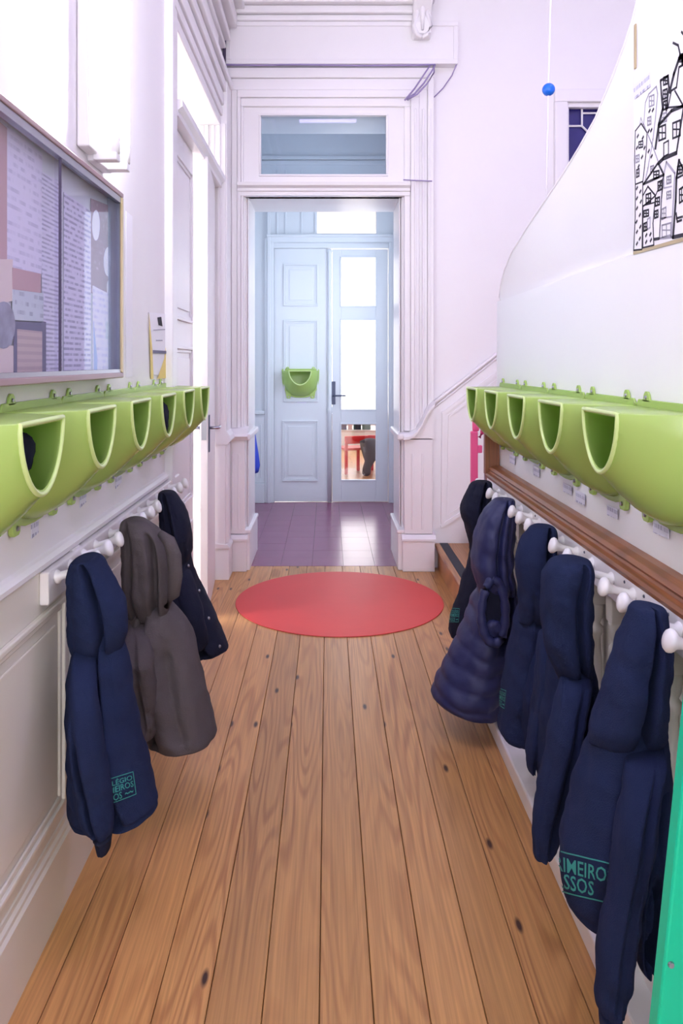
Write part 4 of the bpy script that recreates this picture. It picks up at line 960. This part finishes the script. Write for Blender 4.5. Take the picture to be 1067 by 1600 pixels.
# ------------------------------------------------------------------ jackets
def cr(vals, t):
    """Catmull-Rom through rows of equal length"""
    n = len(vals) - 1; s_ = t * n; i = min(int(s_), n - 1); f = s_ - i
    p0 = vals[max(i - 1, 0)]; p1 = vals[i]; p2 = vals[i + 1]; p3 = vals[min(i + 2, n)]
    return [0.5 * (2 * b + (c_ - a) * f + (2 * a - 5 * b + 4 * c_ - d) * f * f + (-a + 3 * b - 3 * c_ + d) * f ** 3) for a, b, c_, d in zip(p0, p1, p2, p3)]
def cloth(name, parent, mat, D, rows, grooves=(), folds=0.03, ph=0.0, ex=2.05, nr=64, ns=88, quilt=None, nf=3.0, fa=0.012, rib=0.0, slant=0.0, wr=1.0, top=True):
    """rows: (pixel y, left x, right x, half thickness along the wall, depth offset). A closed hanging piece of cloth."""
    m = MB(); R = []
    seed = ph * 13.7 + D * 7.1
    for i in range(nr + 2):
        t = min(i / nr, 1.0)
        y_, xl, xr, ry, dD = cr(rows, t)
        Dd = D + dD
        a = PX(xl, y_, Dd); b = PX(xr, y_, Dd)
        cx_ = (a.x + b.x) / 2; rx = max((b.x - a.x) / 2, 0.004); ry = max(ry, 0.004)
        if name == 'hood':
            z = a.z
            if t > 0.7: ry *= 1 - 0.45 * ((t - 0.7) / 0.3) ** 1.5
        else:
            z = PX(xl, y_, Dd - 0.7 * ry * t ** 2).z
        endf = min(1.0, t * 12 + 0.5) if top else 1.0
        sc_ = 1.0
        if rib: sc_ -= 0.045 * math.exp(-((t - rib) / 0.014) ** 2) + (0.02 if t > rib else 0)
        if i == nr + 1: sc_ *= 0.8; z += 0.012
        ring = []
        for j in range(ns):
            th = 2 * math.pi * j / ns
            c_, s_ = math.cos(th), math.sin(th)
            u = math.copysign(abs(c_) ** (2 / ex), c_); v = math.copysign(abs(s_) ** (2 / ex), s_)
            k = 1.0 + folds * 0.6 * (math.sin(3 * th + 2.6 * t + ph) + 0.6 * math.sin(5 * th - 4.7 * t + ph * 2.1))
            front = max(0.0, min(1.0, (0.55 - s_) * 1.6)) * (1 - abs(u) ** 6)
            x1 = nf * math.pi * u * 0.5 + ph * 2.3 + 1.1 * math.sin(2.2 * t + ph) + 0.5 * noise.noise(Vector((u * 1.5, t * 2.0, seed)))
            pl_ = abs(math.sin(x1)) ** 0.65
            env = 0.35 + 0.65 * noise.noise(Vector((u * 1.2 + 5, t * 2.2, seed + 3))) + 0.35
            dv = 1.5 * fa * (0.25 + 0.75 * math.sqrt(t)) * env * (0.55 - pl_) * front
            if s_ < 0.25:
                for g in grooves:
                    t0, t1, s0, s1, dep, wd = g
                    if t0 - 0.06 < t < t1 + 0.06:
                        f = (t - t0) / max(t1 - t0, 1e-3); sg = s0 + (s1 - s0) * min(max(f, 0), 1) + 0.05 * math.sin(6 * t + ph)
                        ed = min(1, max(0, (t - t0 + 0.06) / 0.12)) * min(1, max(0, (t1 + 0.06 - t) / 0.12))
                        dv += min(dep, ry * 1.1) * ed * math.exp(-((u - sg) / wd) ** 2)
            p0 = Vector((cx_ + rx * u, ry * v, z))
            w1 = noise.fractal(Vector((p0.x * 7 + seed, p0.y * 7, z * 3.4)), 1.0, 2.0, 3) * 0.013 * wr
            w2 = noise.fractal(Vector((p0.x * 15 + z * 9, p0.y * 13 + seed, z * 17)), 1.0, 2.0, 3) * 0.0075 * wr
            wq = (w1 + w2) * min(1.0, t * 5 + 0.2)
            qd = 0.0
            if quilt:
                zz = z + 0.028 * (1 - u * u) + 0.004 * math.sin(7 * u + 30 * z)
                q_ = ((zz - quilt[1]) / quilt[0]) % 1.0
                qd = quilt[2] * (math.sin(math.pi * q_) ** 0.36 - 0.78)
            ring.append((cx_ + (rx * k * u + (qd + wq * 0.6) * u) * endf * sc_, Dd + ((ry * k + qd + wq) * v + dv * sc_) * endf * sc_, z - slant * u * t * t))
        R.append(ring)
    o = m.rings(R).build(name, mat, parent, smooth=True)
    return o
def patch(parent, body, corners, lines, nm='emblem', frame=True):
    """lettering and frame lines laid on the cloth surface: corners tl,tr,br,bl in pixels"""
    bm = bmesh.new(); bm.from_mesh(body.data); bvh = BVHTree.FromBMesh(bm); bm.free()
    tl, tr_, br, bl_ = [Vector(q) for q in corners]
    org = Vector((0, 0, EYE))
    def mp(u, v):
        p = (tl * (1 - u) + tr_ * u) * (1 - v) + (bl_ * (1 - u) + br * u) * v
        d = (PX(p.x, p.y, 1.0) - org).normalized()
        hit = bvh.ray_cast(org, d)
        if hit[0] is None: return None
        return hit[0] + hit[1] * (0.0025 if hit[1].dot(d) < 0 else -0.0025)
    m = MB()
    def addq(poly):
        q = [mp(u, v) for u, v in poly]
        if any(x_ is None for x_ in q): return
        m.add(q, [tuple(range(len(q)))])
    if frame:
        for seg in (((0, 0), (1, 0)), ((1, 0), (1, 1)), ((1, 1), (0, 1)), ((0, 1), (0, 0))):
            (a, b), (c_, d) = seg; nsg = 10
            for i in range(nsg):
                f0, f1 = i / nsg, (i + 1) / nsg
                u0, v0, u1, v1 = a + (c_ - a) * f0, b + (d - b) * f0, a + (c_ - a) * f1, b + (d - b) * f1
                if b == d: e_ = 0.035 * (1 if b == 0 else -1); addq([(u0, v0), (u1, v1), (u1, v1 + e_), (u0, v0 + e_)])
                else: e_ = 0.02 * (1 if a == 0 else -1); addq([(u0, v0), (u1, v1), (u1 + e_, v1), (u0 + e_, v0)])
    for (txt, u0, u1, v0, v1) in lines:
        cu = bpy.data.curves.new('txt', 'FONT'); cu.body = txt; cu.resolution_u = 2; cu.offset = 0.012
        to = bpy.data.objects.new('txt', cu); COL.objects.link(to)
        dg = bpy.context.evaluated_depsgraph_get(); me_ = to.evaluated_get(dg).to_mesh()
        vs = [v.co.copy() for v in me_.vertices]; fs = [tuple(p.vertices) for p in me_.polygons]
        to.evaluated_get(dg).to_mesh_clear(); bpy.data.objects.remove(to); bpy.data.curves.remove(cu)
        if not vs: continue
        ax, bx_ = min(v.x for v in vs), max(v.x for v in vs); ay, by = min(v.y for v in vs), max(v.y for v in vs)
        mapped = [mp(u0 + (v.x - ax) / (bx_ - ax) * (u1 - u0), v1 - (v.y - ay) / (by - ay) * (v1 - v0)) for v in vs]
        ok = [f for f in fs if all(mapped[i] is not None for i in f)]
        safe = [p if p is not None else Vector((0, 0, -5)) for p in mapped]
        used = sorted({i for f in ok for i in f}); ix = {q: k for k, q in enumerate(used)}
        m.add([safe[i] for i in used], [tuple(ix[i] for i in f) for f in ok])
    if m.f:
        return m.build(nm, 'emblem', parent, recalc=False)
FULL = [('COLÉGIO', .07, .95, .08, .34), ('PRIMEIROS', .05, .96, .38, .63), ('PASSOS', .05, .62, .67, .93), ('~~', .70, .93, .76, .86)]

def jacket(D, X, lab, cat='jacket', group='children\'s jackets on the peg rails'):
    return thing('hooded_jacket' if cat == 'jacket' else 'quilted_vest', (X, D, 0.85), lab, cat, group)

# --- left row
j = jacket(1.83, -0.55, 'navy hoodie with teal print on the first pegs under the notice board')
b_ = cloth('body', j, 'navy', 1.87, [(975, 128, 188, .05, 0), (1020, 116, 196, .085, 0), (1080, 111, 207, .10, 0), (1150, 110, 217, .11, 0), (1220, 109, 232, .115, 0), (1270, 110, 244, .11, 0), (1296, 116, 245, .10, 0)], grooves=[(0.1, .9, .05, .30, .05, .14)], ph=1.0, rib=.90, slant=-.012)
cloth('hood', j, 'navy', 1.84, [(870, 122, 146, .05, 0), (878, 111, 160, .06, 0), (910, 107, 176, .065, 0), (945, 108, 193, .075, 0), (980, 110, 197, .075, 0), (1010, 113, 190, .072, .01), (1032, 120, 182, .06, .02)], grooves=[(.15, 1, .15, .55, .05, .10)], ph=.4, nf=2)
cloth('sleeve', j, 'navy', 1.73, [(985, 122, 142, .03, 0.14), (1030, 114, 148, .045, .07), (1090, 111, 152, .05, .02), (1160, 112, 160, .05, 0), (1230, 116, 170, .05, 0), (1290, 126, 178, .045, 0), (1314, 138, 176, .038, 0)], grooves=[(.5, .95, -.35, -.1, .03, .13)], ph=2, nf=2, fa=.008)
cloth('cuff', j, 'navyblack', 1.73, [(1306, 145, 175, .034, 0), (1322, 150, 174, .032, 0), (1337, 153, 172, .03, 0)], ph=2, nr=12, ns=40, fa=.004, wr=.4)
patch(j, b_, [(152, 1222), (207, 1205), (212, 1241), (155, 1262)], FULL)

j = jacket(2.27, -0.55, 'charcoal grey hooded jacket on the pegs under the notice board')
cloth('body', j, 'grey', 2.30, [(940, 222, 262, .06, 0), (962, 203, 282, .10, 0), (1000, 196, 302, .125, 0), (1060, 205, 316, .135, 0), (1120, 222, 328, .14, 0), (1158, 232, 337, .135, 0), (1171, 234, 335, .13, 0)], grooves=[(.12, .95, -.32, -.6, .06, .10), (.3, .8, .35, .3, .02, .2)], ph=.3, rib=.93, fa=.009)
cloth('hood', j, 'grey', 2.27, [(809, 200, 214, .03, 0), (815, 194, 232, .055, 0), (840, 192, 258, .08, 0), (880, 193, 270, .09, 0), (920, 193, 272, .09, 0), (945, 195, 268, .085, 0), (968, 203, 262, .07, 0)], grooves=[(.1, 1, -.5, -.5, .02, .10), (.3, .95, .5, .45, .05, .12)], ph=1.3, nf=2, fa=.008)
hb_ = [(250, 833, 2.19), (264, 845, 2.175), (272, 868, 2.17), (274, 900, 2.17), (271, 928, 2.175), (260, 948, 2.20)]
MB().tube([PX(*q) for q in hb_], [.010, .018, .021, .021, .018, .008], 12).build('hood_brim', 'grey', j, smooth=True)
cloth('sleeve', j, 'grey', 2.17, [(955, 200, 222, .04, .14), (985, 187, 238, .06, .06), (1030, 183, 243, .065, 0), (1070, 195, 243, .06, 0), (1110, 208, 242, .05, 0), (1140, 218, 241, .045, 0), (1156, 223, 239, .04, 0)], grooves=[(.2, .8, .1, .2, .02, .2)], ph=2.2, nf=2, fa=.009, wr=1.3)

j = jacket(2.76, -0.55, 'black navy snap-front jacket hanging nearest the side door')
b_ = cloth('body', j, 'navyblack', 2.79, [(862, 268, 298, .06, 0), (890, 258, 304, .10, 0), (930, 256, 320, .12, 0), (975, 262, 340, .125, 0), (1010, 272, 353, .13, 0), (1025, 276, 357, .125, 0)], grooves=[(.1, .95, .1, .35, .05, .12)], ph=.8)
cloth('hood', j, 'navyblack', 2.76, [(767, 252, 262, .03, 0), (772, 248, 274, .055, 0), (795, 248, 288, .08, 0), (830, 251, 297, .09, 0), (860, 255, 297, .085, 0), (885, 262, 290, .06, 0)], grooves=[(.15, 1, -.1, .1, .03, .2)], ph=2.0, nf=2)
cloth('sleeve', j, 'navyblack', 2.68, [(870, 264, 288, .04, .12), (905, 258, 302, .06, .04), (955, 266, 316, .06, 0), (1000, 280, 324, .055, 0), (1017, 284, 322, .05, 0)], ph=3.1, nf=2)
bm = bmesh.new(); bm.from_mesh(b_.data); bv = BVHTree.FromBMesh(bm); bm.free()
for (px, py) in ((297, 884), (314, 923), (329, 966), (346, 1010)):
    d = (PX(px - 3, py, 1) - Vector((0, 0, EYE))).normalized(); h = bv.ray_cast(Vector((0, 0, EYE)), d)
    if h[0] is not None: MB().lathe([(0, 0.006), (0.003, 0.005), (0.004, 0.002)], h[0], h[1] if h[1].dot(d) < 0 else -h[1], 10).build('snap', 'steel', j, smooth=True)

# --- right row, near to far
j = jacket(1.51, 0.60, 'navy hoodie with large teal print nearest the camera under the handrail')
b_ = cloth('body', j, 'navy', 1.54, [(1115, 938, 1036, .06, 0), (1160, 920, 1040, .085, 0), (1220, 903, 1044, .10, 0), (1290, 888, 1046, .11, 0), (1350, 879, 1046, .115, 0), (1415, 880, 1044, .115, 0), (1456, 887, 1034, .105, 0)], grooves=[(.3, 1, .0, -.02, .10, .13)], ph=.6, rib=.91, nf=2.4, fa=.010)
cloth('hood', j, 'navy', 1.51, [(946, 998, 1026, .03, 0), (953, 984, 1038, .048, 0), (990, 972, 1042, .065, 0), (1040, 956, 1043, .075, 0), (1090, 942, 1041, .08, 0), (1130, 930, 1039, .08, 0), (1160, 922, 1038, .08, .012)], grooves=[(.02, 1, .12, .0, .05, .10)], ph=1.7, nf=2, fa=.010)
cloth('side_panel', j, 'navy', 1.45, [(1180, 1005, 1036, .03, .12), (1235, 996, 1044, .05, .04), (1310, 992, 1052, .06, 0), (1400, 990, 1052, .065, 0), (1470, 990, 1047, .06, 0), (1515, 996, 1042, .05, 0), (1533, 1004, 1036, .045, 0)], grooves=[(.45, 1, -.35, -.4, .06, .28)], ph=.2, nf=2)
cloth('sleeve', j, 'navy', 1.375, [(1140, 998, 1028, .03, .16), (1195, 985, 1033, .045, .06), (1280, 968, 1022, .055, .01), (1380, 952, 1008, .055, 0), (1480, 937, 990, .05, 0), (1560, 934, 976, .045, 0), (1592, 934, 972, .04, 0)], grooves=[(.2, .9, .1, -.1, .012, .25)], ph=2.6, nf=2, fa=.007, wr=.8)
cloth('cuff', j, 'navy', 1.375, [(1580, 937, 969, .036, 0), (1605, 938, 967, .034, 0), (1630, 940, 964, .034, 0)], ph=2, nr=12, ns=40, fa=.003, wr=.3)
patch(j, b_, [(868, 1327), (962, 1350), (956, 1412), (872, 1392)], [('PRIMEIROS', -.12, .98, .14, .50), ('PASSOS', -.14, .66, .54, .90)])

j = jacket(1.87, 0.60, 'navy hoodie with folded hood second nearest under the handrail')
cloth('body', j, 'navy', 1.92, [(1025, 858, 922, .06, 0), (1060, 852, 928, .085, 0), (1110, 846, 933, .10, 0), (1170, 842, 927, .11, 0), (1230, 842, 915, .11, 0), (1285, 846, 900, .10, 0), (1318, 852, 890, .09, 0)], grooves=[(.2, .95, .35, .1, .05, .16)], ph=1.4)
cloth('hood', j, 'navy', 1.86, [(872, 876, 908, .035, 0), (878, 862, 923, .06, 0), (905, 850, 925, .075, 0), (950, 845, 924, .08, 0), (1000, 850, 922, .08, 0), (1035, 862, 921, .08, 0), (1058, 872, 921, .07, .01)], grooves=[(.15, .98, .25, .3, .035, .11)], ph=.9, nf=2, fa=.009)
cloth('sleeve', j, 'navy', 1.76, [(1030, 884, 908, .03, .15), (1065, 874, 918, .045, .06), (1140, 860, 908, .05, .01), (1220, 845, 894, .05, 0), (1290, 833, 881, .045, 0), (1330, 831, 868, .038, 0), (1347, 834, 860, .03, 0)], grooves=[(.2, .8, .2, .2, .015, .2)], ph=.5, nf=2, fa=.008)
cloth('sleeve', j, 'navy', 1.97, [(985, 844, 856, .03, .05), (1040, 838, 858, .045, 0), (1100, 830, 852, .05, 0), (1160, 822, 846, .05, 0), (1195, 821, 839, .04, 0), (1211, 824, 836, .035, 0)], ph=1.5, nf=2, fa=.006)

j = jacket(2.26, 0.60, 'navy hoodie with small teal print beside the quilted vest')
b_ = cloth('body', j, 'navy', 2.30, [(930, 816, 862, .06, 0), (965, 806, 862, .085, 0), (1010, 798, 858, .10, 0), (1060, 788, 850, .11, 0), (1110, 780, 842, .115, 0), (1150, 776, 838, .115, 0), (1164, 780, 834, .11, 0)], grooves=[(.1, .9, .45, .3, .03, .16)], ph=.1, rib=.92)
cloth('hood', j, 'navy', 2.26, [(821, 840, 862, .03, 0), (826, 828, 868, .055, 0), (850, 813, 869, .075, 0), (885, 807, 868, .085, 0), (925, 812, 866, .085, 0), (955, 812, 864, .08, 0), (972, 812, 862, .075, 0)], grooves=[(.1, .9, .3, .45, .05, .11)], ph=2.4, nf=2)
cloth('sleeve', j, 'navy', 2.20, [(950, 840, 860, .03, .12), (1000, 830, 860, .045, .04), (1070, 820, 850, .05, 0), (1130, 816, 842, .05, 0), (1162, 818, 838, .04, 0)], ph=2.4, nf=2, fa=.008)
patch(j, b_, [(779, 1074), (792, 1079), (789, 1108), (778, 1100)], FULL)

j = jacket(2.74, 0.58, 'navy quilted hooded vest with open armhole', 'vest')
b_ = cloth('body', j, 'puffer', 2.80, [(900, 752, 802, .08, 0), (930, 742, 806, .12, 0), (980, 722, 808, .135, 0), (1020, 704, 800, .14, 0), (1060, 688, 792, .145, 0), (1100, 677, 783, .145, 0), (1120, 688, 780, .135, 0)], grooves=[(.05, .42, .35, .35, .10, .18)], ph=.5, folds=.012, quilt=(.060, .10, .0105), fa=.004, wr=.8, slant=.018)
cloth('hood', j, 'puffer', 2.74, [(779, 780, 800, .03, 0), (784, 768, 804, .065, 0), (810, 750, 804, .09, 0), (850, 740, 802, .10, 0), (890, 739, 802, .10, 0), (915, 744, 803, .10, 0), (930, 748, 803, .09, 0)], grooves=[(.1, 1, .05, .1, .03, .09), (.1, 1, .55, .6, .02, .08)], ph=1.1, quilt=(.075, .02, .003), fa=.008, nf=2)
ar = [(768, 904, 2.655), (757, 926, 2.65), (752, 958, 2.645), (755, 985, 2.64), (766, 1003, 2.635), (780, 1001, 2.64), (788, 978, 2.645), (789, 945, 2.65), (781, 914, 2.655), (768, 904, 2.655)]
arr = [cr(ar, i / 40) for i in range(41)]
MB().tube([PX(*q) for q in arr], [.016 + .002 * math.sin(i * 1.9) for i in range(41)], 12).build('armhole_binding', 'puffer', j, smooth=True)
m = MB(); m.add([PX(a, b, c_ + 0.008) for a, b, c_ in arr[:-1]], [tuple(range(40))]); m.build('armhole_lining', 'navyblack', j, recalc=False)
cloth('lining_roll', j, 'puffer', 2.655, [(968, 765, 775, .01, 0), (974, 758, 782, .02, 0), (985, 757, 784, .025, 0), (996, 762, 780, .015, 0)], nr=14, ns=30, fa=.003)

j = jacket(3.10, 0.60, 'dark navy hooded jacket at the far end behind the quilted vest')
b_ = cloth('body', j, 'navyblack', 3.14, [(845, 736, 770, .07, 0), (880, 731, 776, .10, 0), (920, 719, 778, .12, 0), (960, 706, 776, .13, 0), (990, 702, 772, .13, 0), (1003, 703, 766, .12, 0)], ph=.3)
cloth('hood', j, 'navyblack', 3.10, [(751, 746, 762, .03, 0), (756, 736, 766, .06, 0), (775, 725, 766, .08, 0), (798, 720, 765, .09, 0), (820, 727, 766, .09, 0), (845, 733, 768, .08, 0), (870, 734, 770, .07, 0)], grooves=[(.1, 1, .25, .25, .04, .15)], ph=1.9, nf=2)
patch(j, b_, [(704, 950), (719, 951), (717, 972), (702, 972)], FULL)
